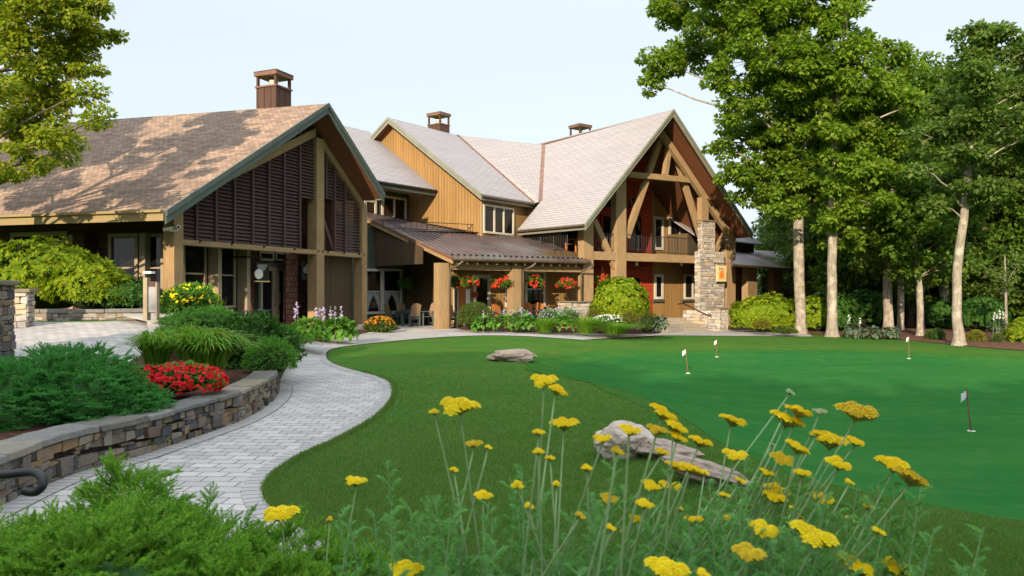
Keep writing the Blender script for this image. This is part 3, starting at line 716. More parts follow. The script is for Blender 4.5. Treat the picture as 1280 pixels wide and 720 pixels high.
# walls of the entrance gable
def mwall(x0, x1, v, z0, z1, mat, name='wall', roofclip=False, th=.1):
    u0, u1 = MF.u(x0, v), MF.u(x1, v)
    if not roofclip: return MB().box(MF, u0, u1, v-th, v, z0, z1).build(name, M[mat], lodge)
    pts = [(u0, z0), (u1, z0), (u1, mz(u1)-.3)]
    if u0 < map_[0] < u1: pts.append((map_[0], map_[1]-.3))
    pts.append((u0, mz(u0)-.3))
    return MB().prism([MF.p(u, v, z) for u, z in pts], BK*th).build(name, M[mat], lodge)
mwall(742, 815, -2.4, ZF, 0, 'red', roofclip=True); mwall(815, 925, -3.4, ZF, 0, 'boards', roofclip=True)
MB().box(MF, MF.u(815, -2.4)-.1, MF.u(815, -2.4), -3.39, -2.51, ZF, 8).build('wall', M['red'], lodge)
mwall(742, 816, -1.9, GM, ZF-.28, 'red'); mwall(816.2, 925, -1.95, GM, ZF-.28, 'boards')
mwall(818, 868, -1.948, GM, MF.z(840, 388, -1.9), 'boards', 'plinth')
W = dict(fw=.1)
for a in ((751, 768, 268, 312), (786, 803, 268, 313), (751, 768, 243, 262), (783, 803, 245, 263)): pxwin(MF, *a, -2.395, lodge, M['red'], fw=.12)
for a in ((816.5, 829, 271, 312.5), (835.5, 851, 273, 313)): pxwin(MF, *a, -3.395, lodge, M['white'], fw=.16, name='door')
pxwin(MF, 853, 862, 285, 313, -3.395, lodge, M['white'], fw=.1)
pxwin(MF, 789, 801, 345, 396, -1.895, lodge, M['red'], fw=.1, name='door')
pxwin(MF, 817.5, 828.5, 343, 374, -1.945, lodge, M['white'], fw=.14); pxwin(MF, 854.5, 876, 343, 374, -1.945, lodge, M['white'], cols=2, fw=.12)
for a in ((815.8, 829.5, 374.3, 377.5), (852.5, 877, 374.3, 377.5)):
    MB().box(MF, MF.u(a[0], -1.9), MF.u(a[1], -1.9), -1.948, -1.83, MF.z(830, a[3], -1.9), MF.z(830, a[2], -1.9), True).build('sill', M['trimgreen'], lodge)
# side walls closing the entrance gable
MB().box(MF, mu(919)+.02, mu(919)+.14, -12, -1, GM, 4.6).build('side_wall', M['boards_dark'], lodge)
MB().box(MF, 1.75, 1.87, -10, -2.55, GM, mz(1.6)-.3).build('side_wall', M['trimgreen'], lodge)
for k in range(3):
    window(Frame(MF.p(1.745, -3.4-k*2.1, 0), MF.N), -.9, .9, ZF+.1, ZF+1.75, .01, lodge, M['trimgreen'], cols=2)
# stone pier, cheek wall and steps: real stones in courses around a core
def stone_face(mb, fr, u0, u1, v, z0, z1, hmin=.09, hmax=.2, wmin=.15, wmax=.5, dep=.10, out=.03, gap=.012, top=None):
    z = z0
    while z < z1-.02:
        h = min(random.uniform(hmin, hmax), z1-z)
        if z1-z-h < .05: h = z1-z
        u = u0
        while u < u1-.01:
            w = random.uniform(wmin, wmax)
            if u1-u-w < .1: w = u1-u
            zt = z+h; za = z
            if top: zt = min(zt, top(u+w/2)); 
            if zt-za > .04:
                o = v+random.uniform(.0, out); j = lambda s=.014: random.uniform(-s, s)
                g2 = gap/2; c = []
                for zz in (za+g2, zt-g2):
                    c += [fr.p(u+g2+j(), v-dep, zz+j()), fr.p(u+g2+j(), o+j(.006), zz+j()), fr.p(u+w-g2+j(), o+j(.006), zz+j()), fr.p(u+w-g2+j(), v-dep, zz+j())]
                mb.hexa(c)
            u += w
        z += h
def stone_box(fr, u0, u1, v0, v1, z0, z1, parent, name, mat='pier', **k):
    core = MB().box(fr, u0+.05, u1-.05, v0+.05, v1-.05, z0, z1-.02); o = core.build(name, M['mortar'], parent)
    mb = MB(); stone_face(mb, fr, u0, u1, v1-.03, z0, z1, **k)
    sd = Frame(fr.p(u0+.03, v0, 0), fr.N); sd2 = Frame(fr.p(u1-.03, v1, 0), -fr.N)
    stone_face(mb, Frame(fr.p(u0+.03, v0, 0), fr.N) if sd.N.dot(-fr.U) > 0 else Frame(fr.p(u0+.03, v1, 0), -fr.N), 0, v1-v0, 0, z0, z1, **k)
    stone_face(mb, sd2 if sd2.N.dot(fr.U) > 0 else Frame(fr.p(u1-.03, v0, 0), fr.N), 0, v1-v0, 0, z0, z1, **k)
    mb.build('stonework', M[mat], o, bevel=.012); return o
PU = [MF.u(x, .35) for x in (874.5, 893, 906, 894.5, 878)]
zA, zB = MF.z(885, 277, .3), MF.z(900, 315, .3)
stone_box(MF, PU[0], PU[2], -.02, .35, GM, zB, lodge, 'stone_pier')
stone_box(MF, PU[4], PU[3], .0, .34, zB-.02, zA, lodge, 'stone_pier')
MB().box(MF, PU[4]-.05, PU[3]+.05, -.05, .40, zA, zA+.09).build('pier_cap', M['cap'], lodge, bevel=.02)
stone_box(MF, MF.u(712, .2), MF.u(742, .2)+.05, -.7, .25, GM, MF.z(735, 378, .2), lodge, 'stone_plinth')
MB().box(MF, MF.u(712, .2)-.05, MF.u(742, .2)+.1, -.72, .3, MF.z(735, 378, .2), MF.z(735, 378, .2)+.07).build('pier_cap', M['cap'], lodge, bevel=.02)
# cheek wall in front of the pier, sloping to an end pillar
ue = MF.u(899.5, 2.75)-.1
stone_box(MF, ue, ue+.45, .36, 2.0, GM, .62, lodge, 'cheek_wall'); stone_box(MF, ue+.1, ue+.85, 2.0, 2.75, GM, .72, lodge, 'cheek_wall')
MB().box(MF, ue+.05, ue+.90, 1.95, 2.80, .72, .80).build('pier_cap', M['cap'], lodge, bevel=.02)
u_s0 = MF.u(812, 1.2)
for i in range(5):
    z1 = .22-.15*i
    st = MB(); u = u_s0-.4+.1*i; e = ue-.02
    while u < e-.01:
        w = min(random.uniform(.8, 1.7), e-u); w = e-u if e-u-w < .4 else w
        st.box(MF, u+.004, u+w-.004, -1.9 if i == 0 else .25+.42*i-.05, .25+.42*(i+1)+random.uniform(-.02, .02), GM, z1+random.uniform(-.008, .008)); u += w
    st.build('step', M['steps'], lodge, bevel=.02)
hr = MF.N; MB().tube([MF.p(ue-.05, .1, .95), MF.p(ue-.05, .5, .98), MF.p(ue-.05, 2.0, .42), MF.p(ue-.05, 2.3, .40), MF.p(ue-.05, 2.32, .32)], .03, 8).build('handrail', M['darkmetal'], lodge, smooth=True)
# ---- middle gable (C), its side (C2), the lower roof and the link
C = Frame((-1.53, 37.5), (.8, -.6)); C2 = Frame((-1.53, 37.5), (.6, .8)); VO = .5
capx, cr, cl = C.px(486, 147.5, VO), C.px(602.5, 242.5, VO), C.px(462.5, 174, VO)
CP = lambda uz, v=VO: C.p(uz[0], v, uz[1])
ddir = C2.U
def along_to_px(P, d, px):
    k = (px-640)/F; return P+d*((k*P.y-P.x)/(d.x-k*d.y))
re_ = along_to_px(CP(capx), ddir, 572); ee = along_to_px(CP(cr), ddir, 667)
sl = (capx[1]-cl[1])/(capx[0]-cl[0]); cl2 = (capx[0]-6.5, capx[1]-6.5*sl)
roof_slab([CP(capx), re_, ee, CP(cr)], M['roofgrey'], lodge, .07, M['soffit'])
roof_slab([CP(cl2), CP(cl2)+(re_-CP(capx)), re_+Z*.012, CP(capx)+Z*.012], M['roofgrey'], lodge, .07, M['soffit'])
for a, b in ((cl2, (capx[0]-.002, capx[1])), ((capx[0]+.002, capx[1]), cr)):
    rake_board(C, a, b, VO+.003, .32, .05, M['fascia_sage'], lodge, .02); rake_board(C, a, b, VO+.056, .15, .04, M['fascia_sage'], lodge, .04, 'rake_trim')
def cz(u): return capx[1]+(u-capx[0])*sl if u < capx[0] else capx[1]+(u-capx[0])/(cr[0]-capx[0])*(cr[1]-capx[1])
MB().prism([C.p(-12, 0, 0), C.p(0, 0, 0), C.p(0, 0, cz(0)-.15), C.p(capx[0], 0, capx[1]-.15), C.p(-12, 0, max(cz(-12)-.15, .5))], -C.N*.12).build('gable_wall', M['boards'], lodge)
MB().box(C2, .13, 7, -.12, 0, 0, cr[1]-.12).build('eave_wall', M['boards'], lodge)
MB().box(C, -.10, .02, -.13, .025, 3.5, cz(0)-.2).build('corner_board', M['timber'], lodge)
eb0 = CP(cr)-Z*.18; MB().beam(eb0-C.U*.05, ee-Z*.18-C.U*.05, .05, .22).build('eave_fascia', M['fascia_sage'], lodge)
MB().tube([CP(cr)-Z*.10+C.U*.06, ee-Z*.10+C.U*.06], .07, 8).build('gutter', M['gutter'], lodge)
uw = [C2.u(x, 0) for x in (602.5, 641.5)]
window(C2, max(uw[0], .08), uw[1], C2.z(622, 293), C2.z(622, 257.5), .01, lodge, M['white'], cols=3, fw=.1)
# lower roof against the gable wall
E0 = C.px(545, 237, .02); T0 = C.px(476, 177, .02); k_ = (T0[1]-E0[1])/(T0[0]-E0[0]); ur_ = C.u(461, .02)
Tp = (ur_, E0[1]+(ur_-E0[0])*k_); fwd = C.N*5.5
roof_slab([C.p(E0[0], .02, E0[1]), C.p(Tp[0], .02, Tp[1]), C.p(Tp[0], .02, Tp[1])+fwd, C.p(E0[0], .02, E0[1])+fwd][::-1], M['roofgrey'], lodge, .07, M['soffit'])
roof_slab([C.p(Tp[0], .02, Tp[1]), C.p(Tp[0]-5, .02, Tp[1]-3.4), C.p(Tp[0]-5, .02, Tp[1]-3.4)+fwd, C.p(Tp[0], .02, Tp[1])+fwd][::-1], M['roofgrey'], lodge, .07, M['soffit'])
g0 = C.p(E0[0]+.06, .02, E0[1]-.1); MB().tube([g0, g0+fwd], .07, 8).build('gutter', M['darkmetal'], lodge)
MB().beam(g0-Z*.12-C.U*.08, g0+fwd-Z*.12-C.U*.08, .05, .22).build('eave_fascia', M['fascia'], lodge)
DW = Frame(C.p(C.u(510, 0), 0, 0), (.6, .8))
MB().box(DW, -11, -.01, -.12, 0, 0, E0[1]-.1).build('balcony_wall', M['boards_dark'], lodge)
MB().box(DW, DW.u(473), DW.u(509), 0.003, .05, 3.9, DW.z(490, 240)).build('door_surround', M['trimgreen'], lodge)
pxwin(DW, 476.5, 507, 246, 297, .055, lodge, M['white'], cols=2, fw=.12, name='patio_door'); pxwin(DW, 455, 470, 250, 297, .055, lodge, M['white'], fw=.12, name='patio_door')
# link roof between middle gable and entrance gable
zk = re_.z; Yk = (zk-CH)*F/(H-181.3); lr = ridge_back+Z*.02
roof_slab([re_, lr, valley_bot+Z*.02, ee+Z*.01][::-1], M['roofgrey'], lodge, .05)
kd = (lr-re_).normalized(); roof_slab([re_+Z*.012, lr+Z*.012+kd*3, lr+kd*3+Vector((-2, 6, -4)), re_+Vector((-2, 6, -4))], M['roofgrey'], lodge, .05)
MB().beam(re_+Z*.03, ee+Z*.03, .16, .06).build('valley_flashing', M['copper'], lodge)
MB().beam(ridge_back+Z*.03, valley_bot+Z*.03, .26, .06).build('valley_flashing', M['copper'], lodge)
MB().face([ee-C.U*.5-Z*6, valley_bot+MF.U*1.5-Z*6, valley_bot+MF.U*1.5-Z*.1, ee-C.U*.5-Z*.1]).build('link_wall', M['boards'], lodge)
wk = eb-MF.U*-.35; MB().face([Vector((wk.x, wk.y, 2)), Vector((valley_bot.x, valley_bot.y, 2))+MF.U*.35, valley_bot-Z*.18+MF.U*.35, wk-Z*.18]).build('link_wall', M['boards'], lodge)
# other chimneys
cc = at(550, 154.5, 44.2); chimney(C, (cc-C.o).dot(C.U)-.98, (cc-C.o).dot(C.N), .98, .85, cc.z-2.6, cc.z, at(550, 139.5, 44.2).z, lodge)
cc = at(726, 172, 47.5); chimney(MF, (cc-MF.o).dot(MF.U)-.45, (cc-MF.o).dot(MF.N)+.4, .95, .95, 9, cc.z, at(726, 157, 47.5).z, lodge)
# ---- porch roof
SLP = .325; pr0 = MF.p(0, .6, 3.02); prn = Vector((0, 0, 1))*1.0+MF.N*SLP; prn.normalize()
pp = lambda x, y: plane_px(x, y, pr0, prn)
pq = [pp(566, 322), pp(736.5, 326.5), pp(668, 297), pp(602, 291.5), pp(508, 288.5), pp(452, 262), pp(452, 268.5)]
MB().prism(pq, Vector((0, 0, -.05))).build('porch_roof', M['metalroof'], lodge)
MB().prism([p-Z*.055 for p in pq], Vector((0, 0, -.10))).build('soffit', M['soffit'], lodge)
seam = MB(); e0, e1 = pq[0], pq[1]; ns = 25
def clip_back(p):                                   # follow the slope up until leaving the roof outline
    d = (BK+Z*SLP).normalized(); P2 = np.array([(q.x, q.y) for q in pq]); t = .05
    while t < 12 and inpoly(np.array([[p.x+d.x*t, p.y+d.y*t]]), P2)[0]: t += .05
    return p+d*(t-.05)
for i in range(ns+1):
    p = e0+(e1-e0)*((i+.15)/(ns+.3)); b = clip_back(p+(BK+Z*SLP)*.02)
    if (b-p).length > .3: seam.beam(p+Z*.018, b+Z*.018, .03, .045)
seam.build('roof_seam', M['metalroof'], lodge)
for i in range(ns):
    p = e0+(e1-e0)*((i+.6)/ns)+(BK+Z*SLP)*.35; MB().box(Frame((p.x, p.y), MF.U), -.05, .05, -.02, .02, p.z, p.z+.07).build('snow_guard', M['darkmetal'], lodge)
MB().tube([e0-Z*.07+MF.N*.07-MF.U*.05, e1-Z*.07+MF.N*.07], .075, 8).build('gutter', M['gutter'], lodge)
MB().beam(e0-Z*.14+MF.U*.03, pq[6]-Z*.14+MF.U*.03, .06, .26).build('verge_fascia', M['timber'], lodge)
MB().beam(e0-Z*.03-MF.U*.03, pq[6]-Z*.03-MF.U*.03, .05, .10).build('verge_trim', M['copper'], lodge)
MB().beam(pq[1]+Z*.03, pq[2]+Z*.03, .14, .05).build('hip_flashing', M['copper'], lodge)
for i in range(15):
    p = e0+(e1-e0)*((i+.5)/15)-Z*.20-MF.N*.05; MB().beam(p, p+(BK+Z*SLP)*.9, .09, .13).build('rafter_tail', M['timber'], lodge)
up = [MF.u(548.5), MF.u(561.5)]
MB().box(MF, up[0], up[1], -.42, 0, -.02, 2.86).build('post', M['timber'], lodge, bevel=.012)
u2 = [MF.u(640.5), MF.u(652)]; MB().box(MF, u2[0], u2[1], -.42, 0, -.25, 2.86).build('post', M['timber'], lodge, bevel=.012)
MB().box(MF, up[1]+.003, u2[0]-.003, -.33, -.08, 2.58, 2.85, True).build('beam', M['timber'], lodge); MB().box(MF, u2[1]+.003, MF.u(729), -.33, -.08, 2.58, 2.85, True).build('beam', M['timber'], lodge)
pan = [(-1.6, 2.86), (-8, 2.86), (-8, 3.0+SLP*8.2), (-1.6, 3.0+SLP*1.8)]
MB().prism([MF.p(up[0]+.1, v, z) for v, z in pan], MF.U*.06).build('verge_panel', M['boards_shade'], lodge)
def downpipe(px, v=.12):
    u = MF.u(px, v); return MB().tube([MF.p(u+.35, .62, 2.93), MF.p(u+.2, .5, 2.78), MF.p(u, v+.02, 2.6), MF.p(u, v, 2.45), MF.p(u, v, .1)], .05, 8).build('downpipe', M['gutter'], lodge, smooth=True)
for x in (562.5, 654, 727): downpipe(x)
VP = -1.8; upw = MF.u(566, VP)
MB().box(MF, upw, MF.u(727, VP), VP-.12, VP, -.3, 2.84+SLP*2.4).build('porch_wall', M['boards'], lodge)
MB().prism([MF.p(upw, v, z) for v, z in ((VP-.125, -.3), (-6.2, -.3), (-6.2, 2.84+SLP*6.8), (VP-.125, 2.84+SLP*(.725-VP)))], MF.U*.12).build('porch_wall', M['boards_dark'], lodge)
MB().box(MF, -16, upw, -6.3, -6.2, -.3, 4.8).build('porch_wall', M['trimgreen'], lodge)
MB().box(MF, -16, MF.u(727), -7.5, .35, -.12, .03).build('porch_floor', M['concrete'], lodge)
K = dict(sash=.5, curtain=True, fw=.12)
pxwin(MF, 455, 478, 336, 392.5, -6.19, lodge, M['white'], **K); pxwin(MF, 476.8, 502, 336, 392.5, -6.19, lodge, M['white'], **K)
pxwin(MF, 518, 543, 336.5, 392, -6.19, lodge, M['white'], **K); pxwin(MF, 544, 560, 336.5, 392, -6.19, lodge, M['white'], **K)
d_ = pxwin(MF, 591, 612.5, 343, 402, VP+.005, lodge, M['white'], fw=.17, name='door')
pxwin(MF, 566.5, 572, 346, 402, VP+.005, lodge, M['white'], fw=.06)
MB().box(MF, MF.u(573, VP), MF.u(582, VP), VP+.003, VP+.03, .05, 2.1).build('orange_panel', M['rocker'], lodge)  # flat orange panel laid over the porch wall
pxwin(MF, 655.5, 681, 338.5, 384, VP+.005, lodge, M['white'], sash=.5, fw=.14); pxwin(MF, 631, 640, 340, 384, VP+.005, lodge, M['white'], sash=.5, fw=.1)
# balcony floor above the porch and its rail
J0, J1 = pp(508, 288.5), pp(602, 291.5)
MB().prism([J0+Z*.02, J1+Z*.02, Vector((C.o.x, C.o.y, J1.z+.02))+ddir*.5, C.p(-9, -.2, J0.z+.02), pp(452, 262)+Z*.02], Vector((0, 0, -.1))).build('balcony_floor', M['metalroof'], lodge)
jj = J1-J0
railing(Vector((J0.x, J0.y, J0.z))-jj*.28, Vector((J1.x, J1.y, J0.z+.1)), lodge, .45, .3, .03)
# ---- low wing at the right
R_ = Frame(((921-640)/F*43.5, 43.5), (.643, .766)); rw = thing('lodge_side_wing', 'low brown side wing with a pale metal porch roof half hidden behind tree trunks', 'building', R_.p(3, -3, 0))
r0 = R_.p(0, .6, 3.22); rn = (Z+R_.N*.36).normalized(); rp = lambda x, y: plane_px(x, y, r0, rn)
rq = [rp(914, 329.5), rp(1000, 336), rp(984, 315), rp(912, 311)]
MB().prism(rq, Vector((0, 0, -.06))).build('porch_roof', M['metalroof'], rw)
MB().prism([p-Z*.065 for p in rq], Vector((0, 0, -.1))).build('soffit', M['soffit'], rw)
MB().tube([rq[0]-Z*.08+R_.N*.06, rq[1]-Z*.08+R_.N*.06], .08, 8).build('gutter', M['gutter'], rw)
for x0, x1 in ((935, 946.5), (967, 977.5), (998, 1006)): MB().box(R_, R_.u(x0), R_.u(x1), -.4, 0, -.5, 3.1).build('post', M['timber'], rw, bevel=.012)
MB().box(R_, -1, 9, -8, -2.6, -.5, 5.1).build('wall', M['boards_dark'], rw)
for x0, x1 in ((951, 961), (981, 996), (922, 930)): pxwin(R_, x0, x1, 345, 385, -2.59, rw, M['white'], fw=.12)
rl = MB()
for k in range(5): rl.box(R_, 3.3, 6.5, -.3, -.24, .5+.2*k, .62+.2*k, True)
rl.build('slat_screen', M['timber'], rw)
roof_slab([R_.p(-1, -2.0, 4.9), R_.p(9.5, -2.0, 4.9), R_.p(9.5, -5.5, 7.2), R_.p(-1, -5.5, 7.2)], M['roofgrey'], rw, .08); roof_slab([R_.p(-1, -5.5, 7.21), R_.p(9.5, -5.5, 7.21), R_.p(9.5, -9, 4.9), R_.p(-1, -9, 4.9)], M['roofgrey'], rw, .08)
# ================================================================ dry stone walls
def stone_along(name, line, side, h0, h1, parent, mat='wallstone', hmin=.05, hmax=.13, wmin=.08, wmax=.34, zb=0, dep=.14):
    ls = [0]
    for i in range(1, len(line)): ls.append(ls[-1]+(line[i]-line[i-1]).length)
    def P(s, o, z):
        s = min(max(s, 0), ls[-1]-1e-4); i = max(k for k in range(len(ls)) if ls[k] <= s); i = min(i, len(line)-2)
        t = (s-ls[i])/(ls[i+1]-ls[i]); a = line[max(i-1, 0)]; b = line[min(i+2, len(line)-1)]
        d = b-a; d.z = 0; d.normalize(); n = Vector((-d.y, d.x, 0))*side; p = line[i].lerp(line[i+1], t)
        return Vector((p.x, p.y, 0))+n*o+Z*z
    mb = MB(); s = 0
    # irregular coursing: columns of random rows with heights that wander along the wall
    rows = []; z = 0
    while z < h1-.02:
        h = random.uniform(hmin, hmax); h = h1-z if h1-z-h < .04 else h; rows.append((z, z+h)); z += h
    import math as mm
    for k, (za, zt) in enumerate(rows):
        wv = lambda s, q: .018*mm.sin(s*2.3+q*1.7)+.012*mm.sin(s*5.1+q*3.1) if 0 < q < len(rows) else 0
        s = -random.random()*.1
        while s < ls[-1]:
            w = random.uniform(wmin, wmax)*(1 if random.random() < .8 else 1.4); tall = k < len(rows)-1 and random.random() < .12
            o = random.uniform(-.005, .035); g2 = random.uniform(.002, .006); j = lambda q=.007: random.uniform(-q, q)
            ztt = rows[k+1][1] if tall else zt; kk = k+2 if tall else k+1
            c = []
            zl, zr2 = za+wv(s, k)+g2, za+wv(s+w, k)+g2; tl_, tr_ = ztt+wv(s, kk)-g2, ztt+wv(s+w, kk)-g2
            if tall: o += .02
            for z1_, z2_ in ((zl, zr2), (tl_, tr_)):
                c += [P(s+g2+j(), -dep, zb+z1_+j(.005)), P(s+g2+j(), o+j(.008), zb+z1_+j(.005)), P(s+w-g2+j(), o+j(.008), zb+z2_+j(.005)), P(s+w-g2+j(), -dep, zb+z2_+j(.005))]
            if c[4].z-c[0].z > .02: mb.hexa([c[0], c[1], c[2], c[3], c[4], c[5], c[6], c[7]] if side < 0 else [c[3], c[2], c[1], c[0], c[7], c[6], c[5], c[4]])
            s += w
    return mb.build(name, M[mat], parent, bevel=.012), P, ls[-1]
def fin_wall(root, line, side, htop, thick, capw, caph, zb=0, over=.04, mat='wallstone', rmin=.55, rmax=1.25, **k):
    _, P, Lh = stone_along('stonework', line, side, 0, htop, root, mat, zb=zb, **k)
    cm = MB(); n = 24
    for i in range(n):
        a, b = Lh*i/n, Lh*(i+1)/n
        cm.hexa([P(a, -thick, zb-.1), P(a, -.05, zb-.1), P(b, -.05, zb-.1), P(b, -thick, zb-.1), P(a, -thick, zb+htop-.02), P(a, -.05, zb+htop-.02), P(b, -.05, zb+htop-.02), P(b, -thick, zb+htop-.02)])
    cm.build('wall_core', M['mortar'], root)
    s = 0
    while s < Lh-.05:
        w = random.uniform(rmin, rmax); w = Lh-s if Lh-s-w < .35 else w
        c = MB(); m_ = max(2, int(w/.14)); z0 = zb+htop+.002+random.uniform(0, .006); zt = z0+caph+random.uniform(-.01, .012); oo = over+random.uniform(-.01, .02)
        fr = [oo+random.uniform(-.012, .012) for _ in range(m_+1)]; zz = [zt+random.uniform(-.005, .005) for _ in range(m_+1)]
        for i in range(m_):
            a, b = s+.006+(w-.012)*i/m_, s+.006+(w-.012)*(i+1)/m_
            A = [P(a, -capw, z0), P(a, fr[i], z0), P(b, fr[i+1], z0), P(b, -capw, z0), P(a, -capw, zz[i]), P(a, fr[i]-.008, zz[i]), P(b, fr[i+1]-.008, zz[i+1]), P(b, -capw, zz[i+1])]
            qs = [(3, 2, 1, 0), (4, 5, 6, 7), (1, 2, 6, 5), (3, 0, 4, 7)]
            if i == 0: qs.append((0, 1, 5, 4))
            if i == m_-1: qs.append((2, 3, 7, 6))
            for q in qs: c.face([A[x] for x in q])
        c.build('capstone', M['cap'], root, bevel=.012); s += w
    return P
wl = thing('retaining_wall', 'curved dry stone retaining wall with flat capstones beside the paver path', 'wall', wall_base[10])
end_turn = [wall_base[-1]+Vector(q) for q in ((-.10, .28, 0), (-.38, .45, 0))]
fin_wall(wl, wall_base+end_turn, -1, .33, .30, .34, .055, rmin=.4, rmax=.95, hmin=.03, hmax=.075, wmin=.06, wmax=.25)
lw = thing('low_stone_wall', 'low ledge stone wall with dark coping under the yellow green shrubs', 'wall', at(105, 402, 17.2))
lowline = spline([Vector((-12.6, 18.0, 0)), Vector((-11.0, 17.95, 0)), Vector((-9.6, 18.25, 0)), Vector((-8.35, 19.3, 0)), Vector((-7.9, 20.2, 0))], 5)
fin_wall(lw, lowline, -1, .26, .3, .32, .09, zb=.86, hmin=.035, hmax=.07, wmin=.1, wmax=.35, mat='ledgestone')
def stone_pillar(name, label, x, y, w, z0, z1, mat, ang=.3):
    r = thing(name, label, 'pillar', (x, y, z0)); fr = Frame((x, y), (math.cos(ang), math.sin(ang)))
    core = MB().box(fr, -w/2+.05, w/2-.05, -w/2+.05, w/2-.05, z0-.2, z1).build('wall_core', M['mortar'], r); mb = MB()
    for a in range(4):
        f2 = Frame(fr.p(0, 0, 0), (math.cos(ang+a*math.pi/2), math.sin(ang+a*math.pi/2)))
        stone_face(mb, f2, -w/2, w/2, w/2, z0-.1, z1, .07, .17, .12, .38)
    mb.build('stonework', M[mat], r, bevel=.014)
    MB().box(fr, -w/2-.07, w/2+.07, -w/2-.07, w/2+.07, z1+.003, z1+.09).build('capstone', M['cap'], r, bevel=.02); return r
p_ = at(-14, 400, 12.6); stone_pillar('stone_pillar', 'grey stone pillar with flat cap at the left edge of the photo', p_.x, p_.y, .58, .35, at(0, 357, 12.6).z, 'wallstone')
p_ = at(22, 380, 16.8); stone_pillar('stone_pillar', 'short tan stone pillar at the end of the low ledge wall', p_.x, p_.y, .52, .8, at(0, 366, 16.8).z, 'pier')
# ================================================================ foliage builders
def unit(v): return v/np.maximum(np.linalg.norm(v, axis=-1, keepdims=True), 1e-9)
def leaves(c, nrm, axis, ln, wd, bend=.15):
    """kite-shaped leaves; c (N,3) bases, axis = growth direction, nrm = leaf normal"""
    axis = unit(axis); nrm = unit(nrm-axis*(nrm*axis).sum(-1, keepdims=True)); b = np.cross(nrm, axis)
    ln = ln[:, None]; wd = wd[:, None]
    m = c+axis*ln*.45+nrm*ln*bend*.5; V = np.stack([c, m+b*wd*.5, c+axis*ln-nrm*ln*bend*.4, m-b*wd*.5], 1)
    return V
def quads(V): n = len(V); return V.reshape(-1, 3), np.arange(n*4).reshape(n, 4)
def rnd(n, a=-1, b=1): return RNG.uniform(a, b, n)
def sphere_dirs(n):
    v = RNG.normal(size=(n, 3)); return unit(v)
def leafcloud(centers, radii, per, ln, wd, droop=.25, up=1.0, shell=.5, jit=.7):
    """leaves spread over ellipsoid clumps"""
    C_ = np.repeat(np.asarray(centers, float), per, 0); R = np.repeat(np.asarray(radii, float), per, 0); n = len(C_)
    d = sphere_dirs(n); rr = (shell+(1-shell)*RNG.random(n)**.6)[:, None]
    P = C_+d*R*rr; out = d*np.array([1, 1, .6]); ax = unit(out*.8+sphere_dirs(n)*jit+np.array([0, 0, -droop]))
    nm = unit(np.array([0, 0, up])+out*.7+sphere_dirs(n)*.55)
    s = RNG.uniform(.65, 1.2, n); return leaves(P, nm, ax, ln*s, wd*s)
def build_leaves(name, Vs, mat, parent=None, origin=None):
    V, Fc = quads(np.concatenate(Vs)); return np_mesh(name, V, Fc, M[mat], parent, origin)
def curve_pts(a, b, sag, n=6, wob=.0):
    a, b = Vector(a), Vector(b); out = []
    for i in range(n+1):
        t = i/n; p = a.lerp(b, t); p.z += sag*4*t*(1-t)
        if 0 < i < n and wob: p += Vector((random.uniform(-wob, wob), random.uniform(-wob, wob), random.uniform(-wob, wob)))
        out.append(p)
    return out
# ================================================================ trees
def tree(name, label, trunk, blobs, leafmat_, bark_, per=70, leaf=(.2, .13), clump=.75, dens=1.0, group=None, droop=.25, limbs=True):
    """trunk: list of (point, radius); blobs: (centre, (rx, ry, rz))"""
    base = trunk[0][0]; root = thing(name, label, 'tree', base, group)
    tb = MB(); tp = spline([p for p, r in trunk], 5); tr_ = np.interp(np.linspace(0, 1, len(tp)), np.linspace(0, 1, len(trunk)), [r for p, r in trunk])
    tp2 = [p+Vector((random.uniform(-1, 1), random.uniform(-1, 1), 0))*tr_[i]*.08 for i, p in enumerate(tp)]
    tr_[0] *= 1.0
    hb = tr_[0]*2.2; tb.tube([tp2[0]-Z*.3, tp2[0], tp2[0]+Z*hb*.45, tp2[0]+Z*hb]+[q for q in tp2[1:] if q.z > tp2[0].z+hb*1.2], [tr_[0]*1.75, tr_[0]*1.5, tr_[0]*1.15, tr_[0]]+[r for q, r in zip(tp2[1:], tr_[1:]) if q.z > tp2[0].z+hb*1.2], 12)
    br = MB(); cc, rr = [], []
    for c, r in blobs:
        c = Vector(c)
        cand = [i for i, p in enumerate(tp) if p.z < c.z-.15*abs(c.z-base.z)*0-.4] or [len(tp)//2]
        # start limb where the trunk is somewhat below the clump
        hd = math.hypot(c.x-tp[cand[-1]].x, c.y-tp[cand[-1]].y); tgt = c.z-hd*.55
        i = min(range(len(tp)), key=lambda k: abs(tp[k].z-max(tgt, base.z+.3*(tp[-1].z-base.z)))); st = tp[i]
        r0 = max(.018, min(tr_[i]*.4, .018*(c-st).length+.018))
        if limbs: br.tube(curve_pts(st, c, .12*hd*.4, 6, .05*hd*.4), list(np.linspace(r0, r0*.3, 7)), 6)
        vol = r[0]*r[1]*r[2]; k = max(3, int(dens*vol/(clump**3)*1.1+2))
        for _ in range(k):
            d = Vector(sphere_dirs(1)[0]); q = c+Vector((d.x*r[0], d.y*r[1], d.z*r[2]))*random.random()**.4
            s = clump*random.uniform(.6, 1.15); cc.append(q); rr.append((s, s, s*.5))
            if limbs and random.random() < .6: br.tube(curve_pts(c, q, .1, 3, .08), [r0*.3, r0*.22, r0*.15, .008], 4, False)
    tb.build('trunk', M[bark_], root, smooth=True)
    if limbs: br.build('limbs', M[bark_], root, smooth=True)
    build_leaves('crown', [leafcloud(cc, rr, per, leaf[0], leaf[1], droop)], leafmat_, root)
    return root
